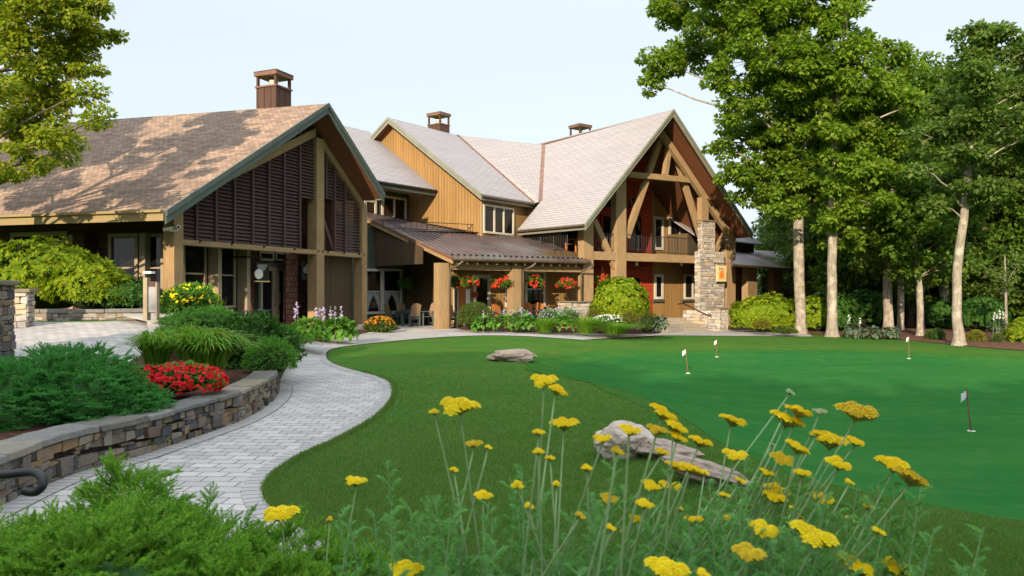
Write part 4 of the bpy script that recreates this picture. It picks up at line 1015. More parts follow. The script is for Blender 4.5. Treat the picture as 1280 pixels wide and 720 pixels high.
def pxblob(px, py, rx, ry, Y, ydep=1.0, dy=None):
    Yb = Y+(random.uniform(-1, 1)*ydep*2.2 if dy is None else dy); s = Yb/F
    return (at(px, py, Yb), (rx*s*1.05, rx*s*ydep, ry*s*1.3))
def ptrunk(pts, Y): return [(at(px, py, Y), w/2*.86*Y/F) for px, py, w in pts]
front = lambda l, Y: [pxblob(x, y, 20, 9, Y, .7, -1.0) for x, y in l]
t1 = [(858, 8, 42, 20), (831, 86, 33, 18), (812, 106, 14, 9), (878, 62, 40, 20), (913, 18, 45, 28), (956, 8, 45, 28), (999, 22, 45, 30), (944, 74, 46, 26), (999, 80, 45, 30), (928, 130, 32, 18), (967, 117, 42, 24), (936, 168, 36, 18), (905, 184, 22, 11), (983, 165, 38, 26), (920, 214, 34, 15), (956, 238, 42, 18), (999, 222, 36, 22), (975, 202, 30, 16),
      (900, -40, 50, 28), (960, -50, 55, 36), (1010, -40, 50, 36), (975, -110, 45, 40), (985, 262, 20, 9), (1025, 150, 25, 20), (900, 92, 25, 12)]
Y1 = 35.5
b_ = ground(1001, 417)
tree('oak_tree', 'tall oak with straight pale trunk right of the timber gable, nearest the roof', [(Vector((b_.x, b_.y, b_.z)), .25)]+ptrunk([(999, 330, 15), (996, 240, 14), (990, 160, 12), (985, 60, 10), (980, -40, 7), (975, -110, 3)], b_.y), [pxblob(*b, Y1, .9, 4.5 if b[0] < 885 else None) for b in t1]+front([(996, 235), (992, 200), (990, 165), (988, 125), (985, 90), (983, 50), (981, 15)], b_.y), 'oak', 'bark', 105, (.25, .165), .46, .85)
t2 = [(1038, 60, 34, 26), (1092, 55, 32, 18), (1122, 80, 24, 16), (1030, 112, 38, 26), (1069, 110, 40, 26), (1112, 112, 36, 20), (1146, 126, 26, 14), (1040, 172, 42, 24), (1085, 160, 36, 22), (1077, 222, 40, 26), (1032, 236, 34, 22), (1120, 165, 32, 20), (1062, 275, 34, 14), (1045, 15, 28, 24), (1060, -30, 40, 30), (1100, 200, 30, 20), (1085, 255, 32, 14), (1110, 285, 30, 14), (1055, 305, 22, 9)]
b_ = ground(1040, 421)
tree('oak_tree', 'pale trunked oak immediately right of the tallest oak, leaning crown over the hedge', [(Vector((b_.x, b_.y, b_.z)), .235)]+ptrunk([(1040, 330, 13), (1042, 240, 12), (1046, 150, 10), (1055, 60, 7), (1060, -30, 3)], b_.y), [pxblob(*b, b_.y+.5, .9) for b in t2]+front([(1043, 238), (1041, 205), (1046, 170), (1048, 135), (1050, 95), (1055, 60), (1058, 20)], b_.y), 'oak', 'bark', 105, (.25, .165), .46, .85)
t3 = [(1215, 58, 26, 18), (1250, 48, 32, 18), (1288, 62, 30, 22), (1200, 92, 22, 16), (1240, 92, 32, 20), (1285, 112, 30, 22), (1180, 132, 30, 16), (1225, 138, 32, 18), (1272, 152, 34, 22), (1165, 172, 26, 14), (1205, 182, 32, 18), (1250, 192, 38, 20), (1160, 214, 26, 13), (1195, 228, 32, 16), (1242, 234, 32, 16), (1290, 222, 30, 22), (1178, 254, 24, 11), (1215, 258, 26, 10), (1300, 165, 30, 25), (1325, 110, 30, 30)]
b_ = ground(1198, 432)
tree('leaning_tree', 'grey green tree with bare leaning trunk standing in the red mulch at right', [(Vector((b_.x, b_.y, b_.z)), .20)]+ptrunk([(1196, 380, 12.5), (1198, 320, 12), (1206, 262, 11), (1213, 180, 9), (1225, 110, 6), (1235, 50, 3)], b_.y), [pxblob(*b, b_.y+.3, .9) for b in t3]+front([(1208, 235), (1213, 190), (1219, 150), (1224, 110), (1228, 75), (1233, 52), (1236, 38)], b_.y), 'oak_b', 'bark', 105, (.22, .135), .43, 1.05)
Yl = 18.6
tl_ = [(50, 10, 46, 28), (108, 20, 32, 24), (132, 48, 16, 10), (30, 58, 36, 22), (80, 72, 36, 20), (112, 92, 16, 9), (22, 108, 33, 18), (70, 122, 36, 16), (108, 116, 20, 9), (120, 147, 18, 8), (22, 158, 36, 18), (62, 172, 30, 14), (80, 190, 14, 8), (28, 202, 30, 14), (8, 226, 22, 10), (-20, 30, 40, 30), (-30, 110, 40, 30), (-30, 190, 30, 22), (-80, 60, 50, 45), (-90, 160, 45, 40), (60, -30, 60, 22), (-20, -60, 60, 35), (95, 45, 28, 16), (45, 90, 28, 15), (45, 140, 28, 12)]
bx = gp(-75, Yl)
tree('birch_tree', 'yellow green small leaved tree hanging over the shingled roof at far left', [(bx, .2)]+ptrunk([(-72, 330, 20), (-66, 220, 17), (-50, 110, 13), (-20, 0, 8), (0, -70, 4)], Yl), [pxblob(*b, Yl, .8) for b in tl_], 'birch', 'barkdark', 130, (.12, .09), .34, 2.4)
# forest: a few different trees, then copies
def round_tree(name, label, x, y, h, cb, cr, mat, n=16, per=60, leaf=(.3, .2), clump=.85, tr=.2, group=None, bark_='barkdark', limbs=True):
    z0 = gz(x, y); base = Vector((x, y, z0)); blobs = []
    for i in range(n):
        t = (i+.5)/n; a = i*2.4+random.random(); zz = cb+(h-cb)*t; w = cr*(1-.75*abs(t-.38)**1.5*1.6)*random.uniform(.55, .95)
        blobs.append((base+Vector((math.cos(a)*w*.62, math.sin(a)*w*.62, zz)), (cr*.42, cr*.42, (h-cb)*.13)))
    tk = [(base, tr), (base+Vector((random.uniform(-.1, .1), 0, h*.3)), tr*.8), (base+Vector((random.uniform(-.3, .3), 0, h*.65)), tr*.5), (base+Vector((0, 0, h*.93)), tr*.12)]
    return tree(name, label, tk, blobs, mat, bark_, per, leaf, clump, .9, group, limbs=limbs)
fg = 'trees of the wood behind the right hand lawn'
mids = []
for px, Y, tw, h, cb, cr, lab in ((1111, 36.5, .24, 11, 3.0, 3.2, 'mid green tree with mottled sunlit trunk between the oak pair and the leaning tree'), (1151, 33.5, .17, 7.2, 2.9, 2.3, 'slender short tree with pale trunk just left of the leaning tree'), (1126, 38.5, .17, 12, 3.4, 2.6, 'thin brown trunked tree close behind the mottled trunk'), (1181, 41, .28, 14, 4.0, 3.4, 'tree with warm lit trunk just behind the leaning tree')):
    x = (px-640)/F*Y; mids.append(round_tree('woodland_tree', lab, x, Y, h, cb, cr, 'forest', 18, 75, (.26, .17), .62, tw, None, 'bark'))
protos = [round_tree('woodland_tree', 'dark leafy tree in the shaded wood behind the lawn at right', 28.5, 52, 15, 1.4, 4.0, 'forest', 20, 75, (.32, .2), .85, .22, fg),
          round_tree('woodland_tree', 'dark leafy tree in the shaded wood behind the lawn at right', 24, 45, 15.5, 1.2, 4.2, 'forest', 20, 75, (.32, .2), .85, .25, fg),
          round_tree('woodland_tree', 'dark leafy tree in the shaded wood behind the lawn at right', 20, 50, 16.5, 1.0, 4.4, 'oak_b', 20, 75, (.32, .2), .85, .25, fg)]
spots = [(1075, 44), (1160, 48), (1230, 42), (1275, 46), (1310, 40), (1350, 42), (1020, 58), (975, 64), (1040, 54), (1100, 54), (1190, 54), (1250, 53), (1140, 42), (1330, 52), (1400, 46), (1430, 38), (1070, 62), (1170, 63), (1260, 62), (1045, 66), (1210, 47), (928, 74), (958, 70), (985, 72)]
for i, (px, Y) in enumerate(spots):
    o = copy_tree(protos[i % 3]); x = (px-640)/F*Y; s = random.uniform(.82, 1.0)*(1 if px > 1040 else .72 if px > 980 else .6)
    o.location = (x, Y, gz(x, Y)-.1); o.rotation_euler = (0, 0, random.random()*6.28); o.scale = (s, s, s)
sap = at(1258, 400, 33); tree('sapling', 'small pale stemmed sapling with airy layered leaves at the right edge', [(gp(1258, 33), .06), (at(1257, 360, 33), .05), (at(1256, 320, 33), .02)], [pxblob(*b, 33, .8) for b in ((1258, 350, 22, 6), (1240, 338, 16, 5), (1274, 332, 18, 6), (1256, 318, 18, 6), (1250, 362, 14, 4))], 'oak_b', 'bark', 40, (.14, .09), .35)
round_tree('birch_tree', 'leafy tree beyond the left edge of the photo, shading the shingled roof', -20.2, 15.0, 14.0, 7.8, 3.4, 'birch', 34, 130, (.12, .09), .36, .22)
# trees standing behind the viewpoint: they keep the near lawn and path in shade
sg = 'tall trees behind the viewpoint'
sl_ = Vector((-SD.x, -SD.y, 0)); wl_ = Vector((sl_.y, -sl_.x, 0))
sproto = [round_tree('shade_tree', 'broad leafy tree standing behind the viewpoint', -14, -22, 14.5, 3.0, 4.6, 'forest', 26, 70, (.55, .4), 1.0, .3, sg, limbs=False), round_tree('shade_tree', 'broad leafy tree standing behind the viewpoint', -8, -26, 14.5, 3.2, 4.8, 'forest', 26, 70, (.55, .4), 1.0, .3, sg, limbs=False)]
shade = [(-17.5, 9.6), (-13.8, 10.6), (-10, 12.6), (-6, 13.0), (-2, 13.0), (2, 12.9), (6, 12.9), (10, 12.9), (14, 12.8), (18, 13), (22, 13)]
for i, q in enumerate(shade):
    w, h = q[0], q[1]; a = -22+(q[2] if len(q) > 2 else 0)
    o = sproto[i] if i < 2 else copy_tree(sproto[i % 2]); p = sl_*a+wl_*w; s = h/14.5
    o.location = (p.x, p.y, 0); o.scale = (1, 1, s); o.rotation_euler = (0, 0, i*1.9)
# ================================================================ shrubs and flowers
def dome(px, Y, wpx, ytop, ybase=None, zb=None):
    """base centre and radii of a dome seen with the given pixel width and top"""
    c = gp(px, Y); z0 = c.z if zb is None else zb
    if ybase is not None: z0 = CH-(ybase-H)/F*Y
    zt = CH-(ytop-H)/F*Y; r = wpx*Y/F/2
    return Vector((c.x, c.y, z0)), r, max(.15, zt-z0)
def core(mb, c, r, h, seed=0, ry=.85): mb.blob(c+Z*h*.42, (r*.74, r*ry*.74, h*.42), 2, .15, seed)
def shrub(name, label, cat, px, Y, wpx, ytop, mat, leaf=(.10, .05), n=2600, rosettes=0, zb=None, ybase=None, ry=.85, lump=.25, group=None, jit=.6, up=.6):
    c, r, h = dome(px, Y, wpx, ytop, ybase, zb)
    root = thing(name, label, cat, c, group)
    from mathutils import noise as mn
    d = sphere_dirs(n*2); d = d[d[:, 2] > -.35][:n]; m = len(d); sd = random.random()*99
    k = np.array([1+lump*mn.noise(Vector(x)*2.4+Vector((sd, 0, 0)))+lump*.5*mn.noise(Vector(x)*6+Vector((0, sd, 0))) for x in d])[:, None]
    P0 = np.array(c)+np.array([0, 0, h*.42]); R = np.array([r, r*ry, h*.58])
    if rosettes:
        P = P0+d*R*k*RNG.uniform(.86, 1.0, (m, 1)); Q = np.repeat(P, rosettes, 0); D = np.repeat(d, rosettes, 0); q = len(Q)
        t1 = unit(np.cross(D, sphere_dirs(m).repeat(rosettes, 0))); t2 = np.cross(D, t1); a = (np.arange(q) % rosettes)*6.283/rosettes+rnd(q, -.3, .3)
        rad = t1*np.cos(a)[:, None]+t2*np.sin(a)[:, None]; ax = unit(rad+D*rnd((q, 1), .15, .9)); nm = unit(D*1.0-rad*.3+sphere_dirs(q)*.2)
        s = RNG.uniform(.7, 1.2, q); V = leaves(Q, nm, ax, leaf[0]*s, leaf[1]*s)
    else:
        P = P0+d*R*k*RNG.uniform(.80, 1.0, (m, 1)); ax = unit(d*.7+sphere_dirs(m)*jit); nm = unit(d*.8+np.array([0, 0, up])+sphere_dirs(m)*.5)
        s = RNG.uniform(.7, 1.25, m); V = leaves(P, nm, ax, leaf[0]*s, leaf[1]*s)
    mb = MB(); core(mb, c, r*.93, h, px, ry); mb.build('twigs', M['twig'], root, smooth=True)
    build_leaves('foliage', [V], mat, root); return root, c, r, h
M['twiggreen'] = simple('inner_needles', (.04, .10, .025), .9, .1, var=.4, scale=14)
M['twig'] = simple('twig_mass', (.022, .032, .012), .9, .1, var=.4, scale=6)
def petals(name, root, pts, size, mat, k=5, up=None, flat_=.4):
    """small blossoms of k petals at pts"""
    pts = np.asarray(pts); n = len(pts); Q = np.repeat(pts, k, 0); m = len(Q)
    nb = unit((sphere_dirs(n)*.6+np.array([0, -.5, .8])) if up is None else up+sphere_dirs(n)*.35); D = np.repeat(nb, k, 0)
    t1 = unit(np.cross(D, np.repeat(sphere_dirs(n), k, 0))); t2 = np.cross(D, t1); a = (np.arange(m) % k)*6.283/k
    rad = t1*np.cos(a)[:, None]+t2*np.sin(a)[:, None]; ax = unit(rad+D*flat_); s = np.repeat(RNG.uniform(.75, 1.25, n), k)
    return build_leaves(name, [leaves(Q, D, ax, size*s, size*.85*s, .2)], mat, root)
def domept(c, r, h, n, zmin=.2, k=1.02, front=False):
    d = sphere_dirs(n*4); d = d[d[:, 2] > zmin]
    if front: d = d[d[:, 1] < .35]
    return np.array(c)+np.array([0, 0, h*.42])+d[:n]*np.array([r, r*.85, h*.58])*k
def blades(name, label, cat, px, Y, wpx, ytop, mat, n=260, width=.018, zb=None, ybase=None, group=None, arch=1.0, spread=.35):
    c, r, h = dome(px, Y, wpx, ytop, ybase, zb); root = thing(name, label, cat, c, group); V = []; Fc = []
    for i in range(n):
        a = random.random()*6.283; q = random.random()**.5; b = c+Vector((math.cos(a), math.sin(a), 0))*r*spread*q
        lnr = r*random.uniform(.5, 1.2)*(.4+.6*q); hh = h*random.uniform(.7, 1.05)*(1-.25*q); o = Vector((math.cos(a+random.uniform(-.5, .5)), math.sin(a+random.uniform(-.5, .5)), 0)); sd = Vector((-o.y, o.x, 0))
        pts = []
        for k in range(6):
            t = k/5; z = hh*((1.1+arch)*t-arch*1.25*t*t) if arch > .5 else hh*t; pts.append((b+o*lnr*t**1.25+Z*z, width*(1-t)**.6*(.6+.9*min(1, t*3))))
        s = len(V)
        for p, w in pts: V += [p-sd*w/2, p+sd*w/2+Z*w*.15]
        Fc += [[s+2*k, s+2*k+1, s+2*k+3, s+2*k+2] for k in range(5)]
    np_mesh('foliage', np.array([tuple(v) for v in V]), np.array(Fc), M[mat], root); return root, c, r, h
def hosta(name, label, px, Y, wpx, ytop, mat='hosta', spikes=0, zb=None, ybase=None, group=None, flower='lilac', leaf=.2, n=170):
    c, r, h = dome(px, Y, wpx, ytop, ybase, zb); root = thing(name, label, 'hosta', c, group); V = []; Fc = []
    for i in range(n):
        a = random.random()*6.283; q = (i+.5)/n; el = math.sqrt(1-q*.98); rr = r*.9*q**.5; o = Vector((math.cos(a), math.sin(a), 0)); sd = Vector((-o.y, o.x, 0))
        p0 = c+o*rr*.72+Z*h*(.25+.68*(1-q)**.55); L_ = leaf*random.uniform(.75, 1.15); w = L_*.72; tilt = .25-1.0*q+random.uniform(-.25, .25)
        s = len(V); roll = random.uniform(-.3, .3)
        for t, ww in ((0, .12), (.22, .75), (.5, 1), (.78, .66), (1, .03)):
            pt = p0+o*L_*t*math.cos(tilt*(.4+t))+Z*L_*t*math.sin(tilt*(.4+t)); V += [pt-sd*w/2*ww+Z*(.07*L_*ww-roll*w*ww*.5), pt-Z*.02*L_, pt+sd*w/2*ww+Z*(.07*L_*ww+roll*w*ww*.5)]
        for k in range(4):
            for e in (0, 1): Fc.append([s+3*k+e, s+3*k+e+1, s+3*k+4+e, s+3*k+3+e])
    np_mesh('foliage', np.array([tuple(v) for v in V]), np.array(Fc), M[mat], root, smooth=True)
    for i in range(spikes):
        a = random.random()*6.283; b = c+Vector((math.cos(a), math.sin(a), 0))*r*.6*random.random()**.5; top = b+Vector((random.uniform(-.08, .08), random.uniform(-.08, .08), h+random.uniform(.18, .42)))
        st = MB().tube([b, b.lerp(top, .5), top], [.006, .005, .003], 5).build('flower_stem', M['yarrowstem'], root)
        pts = [b.lerp(top, random.uniform(.66, 1.0))+Vector((random.uniform(-1, 1), random.uniform(-1, 1), 0))*.035 for _ in range(14)]
        petals('blossoms', st, [tuple(p) for p in pts], .035, flower, 4)
    return root
def conifer_sprigs(name, c_dir_list, mat, parent, L_main=.13, shoots=6, needles=9, nl=.014, nw=.004, sl=.05):
    """fans of needled shoots; c_dir_list: (point, direction, size)"""
    n = len(c_dir_list); P = np.array([c for c, d, s in c_dir_list]); D = unit(np.array([d for c, d, s in c_dir_list])); S = np.array([s for c, d, s in c_dir_list])
    side = unit(np.cross(D, np.array([0, 0, 1.0])+sphere_dirs(n)*.25)); up = np.cross(side, D); SP, SA, SL = [P], [D], [L_main*S]
    for k in range(shoots):
        t = .12+.75*k/shoots; sg = (1 if k % 2 else -1); a = RNG.uniform(.5, .9, n)[:, None]
        SP.append(P+D*(L_main*S*t)[:, None]); SA.append(unit(D*np.cos(a)+side*np.sin(a)*sg+up*rnd((n, 1), -.12, .3))); SL.append(sl*S*(1.1-.6*t)*RNG.uniform(.8, 1.2, n))
    SP, SA, SL = np.concatenate(SP), np.concatenate(SA), np.concatenate(SL); m = len(SP)
    ref = unit(np.cross(SA, sphere_dirs(m))); bi = np.cross(SA, ref); Vs = []
    for k in range(needles):
        t = ((k+RNG.random(m)*.6)/needles)[:, None]; a = (k*2.399+rnd(m, -.3, .3))[:, None]; rad = ref*np.cos(a)+bi*np.sin(a)
        ax = unit(SA*(.75+.3*t)+rad*(.8-.3*t)); q = SP+SA*SL[:, None]*t; s = RNG.uniform(.8, 1.2, m)*np.repeat(S, 1) if False else RNG.uniform(.8, 1.2, m)
        Vs.append(leaves(q, rad, ax, nl*s, nw*s, 0))
    tw = unit(np.cross(SA, ref)); V0 = leaves(SP, ref, SA, SL, np.full(m, nw*1.3), 0)
    V = np.concatenate(Vs+[V0]); V, Fc = quads(V); return np_mesh(name, V, Fc, M[mat], parent)
def mound_dirs(c, r, n, outk=1.0, upk=.35, size=(.8, 1.3), sd=3.0, lump=.3, zmin=-.1):
    from mathutils import noise as mn
    out = []; d = sphere_dirs(n*3); d = d[d[:, 2] > zmin][:n]
    for x in d:
        v = Vector(x); k = 1+lump*mn.noise(v*2.1+Vector((sd, 0, 0)))+lump*.6*mn.noise(v*5.5+Vector((0, sd, 0))); k *= random.uniform(.86, 1.02)
        p = Vector(c)+Vector((v.x*r[0], v.y*r[1], v.z*r[2]))*k; dd = Vector((v.x*outk+random.uniform(-.4, .4), v.y*outk+random.uniform(-.4, .4), v.z*.4+upk+random.uniform(-.25, .25)))
        out.append((tuple(p), tuple(dd), random.uniform(*size)))
    return out
# --- upper left shrubs
shrub('rhododendron', 'big yellow green rhododendron mounded in front of the side windows, widest shrub at left', 'shrub', 52, 19.9, 178, 305, 'rhodo', (.155, .055), 1500, 9, ybase=388, ry=.65, lump=.3)
shrub('rhododendron', 'bright yellow green rhododendron lobe spilling over the low ledge wall', 'shrub', 112, 19.0, 96, 330, 'rhodo', (.15, .05), 720, 9, ybase=387, ry=.6, lump=.3)
shrub('holly_shrub', 'dark green glossy shrub between the yellow rhododendron and the notice post', 'shrub', 155, 19.2, 76, 351, 'holly', (.13, .05), 480, 8, ybase=388, ry=.7)
r_, c, r, h = shrub('coneflower_bush', 'leafy bush dotted with golden flowers in front of the corner post', 'flowers', 238, 17.2, 72, 357, 'hosta', (.10, .045), 2200, ybase=400)
petals('flowers', r_, domept(c, r, h, 75, .1, 1.04, True), .04, 'yellow', 7)
shrub('cotoneaster', 'fine textured green shrub behind the daylilies, left of the louvred gable', 'shrub', 258, 14.6, 112, 386, 'fern', (.07, .035), 3600, ybase=425, zb=None)
shrub('dogwood_shrub', 'broad dark green shrub at the end of the stone wall below the door', 'shrub', 312, 13.2, 118, 395, 'holly', (.11, .06), 2600, ybase=470)
shrub('spreading_yew', 'low feathery green shrub spilling over the rounded end of the retaining wall', 'shrub', 338, 12.1, 66, 425, 'fern', (.06, .016), 3400, ybase=470, jit=.5)
shrub('fern_clump', 'fluffy bright green shrub edge beside the path bend', 'shrub', 356, 13.6, 44, 408, 'fern', (.07, .025), 1300, ybase=440)
# --- daylilies and red bedding
blades('daylily', 'arching daylily clump nearest the juniper, behind the red flowers', 'daylily', 196, 11.4, 78, 405, 'strap', 330, .026, ybase=455, arch=1.6)
blades('daylily', 'largest arching daylily clump above the capstones', 'daylily', 262, 10.9, 104, 402, 'strap', 480, .028, ybase=462, arch=1.6)
blades('daylily', 'tall daylily clump behind the arching ones', 'daylily', 236, 12.4, 76, 398, 'strap', 300, .026, ybase=448, arch=1.5)
r_, c, r, h = shrub('begonia_bed', 'bright red bedding flowers massed behind the capstones', 'flowers', 226, 9.2, 104, 456, 'fern', (.05, .035), 1800, ybase=492, ry=.5, lump=.35)
petals('flowers', r_, domept(c, r, h, 620, -.45, 1.05), .032, 'redpetal', 5)
r_, c, r, h = shrub('begonia_bed', 'small outlying tuft of red flowers tucked against the juniper', 'flowers', 183, 9.0, 40, 458, 'holly', (.05, .035), 400, ybase=490, ry=.7, lump=.3)
petals('flowers', r_, domept(c, r, h, 150, -.45, 1.05), .032, 'redpetal', 5)
# --- dark juniper mound
jr = thing('juniper', 'large dark green spreading conifer mounded over the stone wall', 'juniper', gp(80, 7.9))
jc = [((at(92, 538, 7.85)), (.78, .66, .72)), (at(20, 536, 7.6), (.76, .7, .60)), (at(148, 530, 7.9), (.42, .42, .32)), (at(172, 508, 8.2), (.24, .3, .16)), (at(-45, 536, 7.4), (.7, .6, .6)), (at(88, 480, 8.4), (.62, .42, .38))]
dl = []; tw = MB()
for i, (c, r) in enumerate(jc): dl += mound_dirs(c, r, int(2100*r[0]*r[2]+150), 1.0, .12, (.8, 1.4), i*5.1, .28, -.5); tw.blob(c, tuple(x*.84 for x in r), 2, .2, i)
tw.build('twigs', M['twiggreen'], jr, smooth=True)
conifer_sprigs('foliage', dl, 'juniper', jr, .11, 6, 11, .021, .009, .06)
# --- foreground spruce
sr = thing('spruce', 'bright green dwarf spruce filling the bottom left corner', 'spruce', gp(150, 2.8))
sc_ = [(at(150, 700, 2.75), (.17, .2, .29)), (at(60, 772, 2.6), (.28, .3, .28)), (at(-30, 775, 2.5), (.25, .3, .26)), (at(240, 745, 2.7), (.24, .3, .25)), (at(340, 765, 2.7), (.25, .3, .25)), (at(430, 775, 2.7), (.22, .3, .2)), (at(120, 765, 2.3), (.35, .3, .25)), (at(300, 800, 2.3), (.35, .3, .22)), (at(0, 800, 2.2), (.3, .3, .22)), (at(200, 690, 2.9), (.12, .2, .14))]
dl = []; tw = MB()
for i, (c, r) in enumerate(sc_): dl += mound_dirs(c, r, int(3600*r[0]*r[2]+60), 1.0, .30, (.7, 1.25), i*3.7, .38, -.2); tw.blob(c, tuple(x*.58 for x in r), 2, .25, i)
tw.build('twigs', M['twiggreen'], sr, smooth=True)
conifer_sprigs('foliage', dl, 'spruce', sr, .085, 6, 24, .0125, .0040, .052)
# --- by the wing and along the porch
hosta('hosta', 'hosta with lilac flower spikes below the glazed door, left of the centre post', 386, 19.2, 62, 398, spikes=5, ybase=432, n=200)
hosta('hosta', 'large glossy hosta with lilac spikes between the two right posts', 424, 23.0, 58, 398, spikes=6, ybase=427, n=260, leaf=.24)
blades('iris_clump', 'upright dark grassy clump in front of the centre post', 'grass', 396, 22.5, 30, 396, 'strap', 200, .02, ybase=424, arch=.4)
r_, c, r, h = shrub('potentilla', 'small round shrub flecked orange and yellow at the patio edge', 'shrub', 475, 29.5, 38, 396, 'box', (.09, .05), 1500, ybase=418, lump=.12)
petals('flowers', r_, domept(c, r, h, 150, .3, 1.03), .05, 'orange', 5)
shrub('boxwood', 'clipped round boxwood ball beside the porch post and downpipe', 'shrub', 594, 30.5, 46, 377, 'box', (.05, .03), 6500, ybase=412, lump=.04, jit=.9)
hx = [(606, 29.6, 48, 396), (632, 29.8, 46, 394), (657, 30.2, 44, 394), (702, 30.8, 42, 394)]
hl = ['bright hosta at the foot of the boxwood ball', 'bright hosta second right of the boxwood ball', 'bright hosta with yellow edge below the porch chairs', 'bright hosta just left of the feathery grass']
for (px, Y, w, yt), lb_ in zip(hx, hl): hosta('hosta', lb_, px, Y, w, yt, ybase=416, n=150, leaf=.2, spikes=1, group=None)
blades('daylily', 'green daylily clump with two yellow blooms below the porch windows', 'daylily', 680, 30.4, 50, 392, 'strap', 420, .022, ybase=416)
for px, Y, lb_ in ((648, 31.2, 'hazy lilac flowers below the single porch chair'), (690, 31.6, 'hazy lilac flowers in front of the porch table'), (713, 32, 'hazy lilac flowers beside the wooden planter')):
    r_, c, r, h = shrub('lavender', lb_, 'flowers', px, Y, 34, 386, 'yarrowleaf', (.09, .02), 500, ybase=408); petals('flowers', r_, domept(c, r, h, 60, .1, 1.05), .035, 'lilac', 4)
blades('feather_grass', 'bright lime feathery grass at the left of the bed by the steps', 'grass', 733, 31.0, 62, 390, 'strap', 620, .014, ybase=417, arch=1.1)
blades('feather_grass', 'golden lime feathery grass in front of the clipped balls', 'grass', 770, 30.8, 54, 398, 'boxstrap', 460, .012, ybase=418, arch=.75) if 'boxstrap' in M else blades('feather_grass', 'lime feathery grass in front of the white flowers and clipped balls', 'grass', 768, 30.8, 72, 399, 'strap', 700, .014, ybase=418, arch=1.1)
r_, c, r, h = shrub('white_phlox', 'low white flowers between the dome shrub and the lime grass', 'flowers', 762, 32, 46, 394, 'yarrowleaf', (.06, .03), 600, ybase=410); petals('flowers', r_, domept(c, r, h, 160, .2, 1.05), .04, 'whitepetal', 5)
shrub('laurel', 'large pale green domed shrub hiding the gable post, left of the steps', 'shrub', 776, 33.2, 68, 349, 'rhodo', (.16, .07), 1300, 7, ybase=405, lump=.22)
shrub('boxwood', 'small clipped golden brown ball in front of the big domed shrub', 'shrub', 786, 31.6, 24, 387, 'boxgold', (.04, .025), 2000, ybase=407, lump=.05)
shrub('boxwood', 'loose lime shrub nearest the left side of the steps', 'shrub', 810, 31.4, 32, 390, 'box', (.07, .03), 1600, ybase=416, lump=.2)
shrub('boxwood', 'half hidden golden ball at the left of the big domed shrub', 'shrub', 741, 32.4, 18, 385, 'boxgold', (.04, .025), 1200, ybase=404, lump=.05)
hosta('astilbe', 'pale ferny plant drooping beside the steps', 826, 31, 24, 394, 'hostablue', 0, ybase=418, n=90, leaf=.18)
# --- right hand hedge and mulch bed
shrub('laurel_hedge', 'long yellow green hedge from the stone pier to the tallest oak', 'shrub', 957, 37.5, 88, 372, 'rhodo', (.17, .075), 1900, 7, ybase=416, ry=.6, lump=.3)
shrub('laurel_hedge', 'green hedge mound between and behind the two pale oak trunks', 'shrub', 1038, 38, 64, 366, 'holly', (.18, .08), 900, 7, ybase=418, ry=.7, lump=.15)
shrub('laurel_hedge', 'bright round hedge mound left of the second oak trunk', 'shrub', 1015, 37.6, 50, 372, 'rhodo', (.18, .08), 500, 7, ybase=416, ry=.7, lump=.15)
shrub('golden_shrub', 'small golden shrub at the foot of the long hedge', 'shrub', 953, 34.8, 22, 399, 'boxgold', (.07, .04), 1600, ybase=414)
shrub('golden_shrub', 'low lime ground shrub at the foot of the tallest oak', 'shrub', 981, 34.2, 30, 409, 'box', (.07, .04), 1500, ybase=418)
hosta('hosta', 'blue green hosta with pale flower heads right of the second oak', 1066, 32.5, 30, 404, 'hostablue', 3, ybase=424, flower='whitepetal', n=110)
for px, w, lb_ in ((1090, 30, 'variegated hosta nearest the blue green one'), (1112, 32, 'variegated yellow edged hosta at the mottled trunk')): hosta('hosta', lb_, px, 32, w, 409, 'hostablue', 0, ybase=425, n=110)
shrub('boxwood', 'dark clipped ball beside the slender pale trunk', 'shrub', 1172, 30.8, 17, 410, 'holly', (.05, .03), 1400, ybase=428, lump=.05)
shrub('boxwood', 'smaller mid green clipped ball left of the dark one', 'shrub', 1163, 31.2, 12, 412, 'box', (.05, .03), 800, ybase=427, lump=.05)
shrub('boxwood', 'bright golden clipped ball right of the leaning trunk', 'shrub', 1220, 29.8, 23, 412, 'boxgold', (.04, .025), 2200, ybase=432, lump=.04)
shrub('boxwood', 'small green clipped ball right of the golden one', 'shrub', 1246, 29.4, 16, 417, 'box', (.04, .025), 1400, ybase=434, lump=.04)
shrub('rhododendron', 'broad dark rounded shrub in the shade behind the leaning trunk', 'shrub', 1226, 37, 62, 372, 'holly', (.18, .08), 800, 7, ybase=414, lump=.12)
shrub('rhododendron', 'low dark shrub in the shade left of the leaning trunk', 'shrub', 1172, 40, 46, 376, 'holly', (.18, .08), 500, 7, ybase=412, lump=.2)
shrub('rhododendron', 'dark shrub in the shade below the mottled trunk tree', 'shrub', 1085, 41, 60, 362, 'holly', (.18, .08), 600, 7, ybase=412, lump=.2)
hosta('hosta', 'silvery flowering hosta near the right edge of the bed', 1246, 31, 28, 397, 'hostablue', 5, ybase=425, flower='whitepetal', n=110)
shrub('laurel_hedge', 'green leafy shrub cut by the right edge of the photo', 'shrub', 1283, 29.5, 46, 398, 'rhodo', (.12, .06), 500, 7, ybase=436)
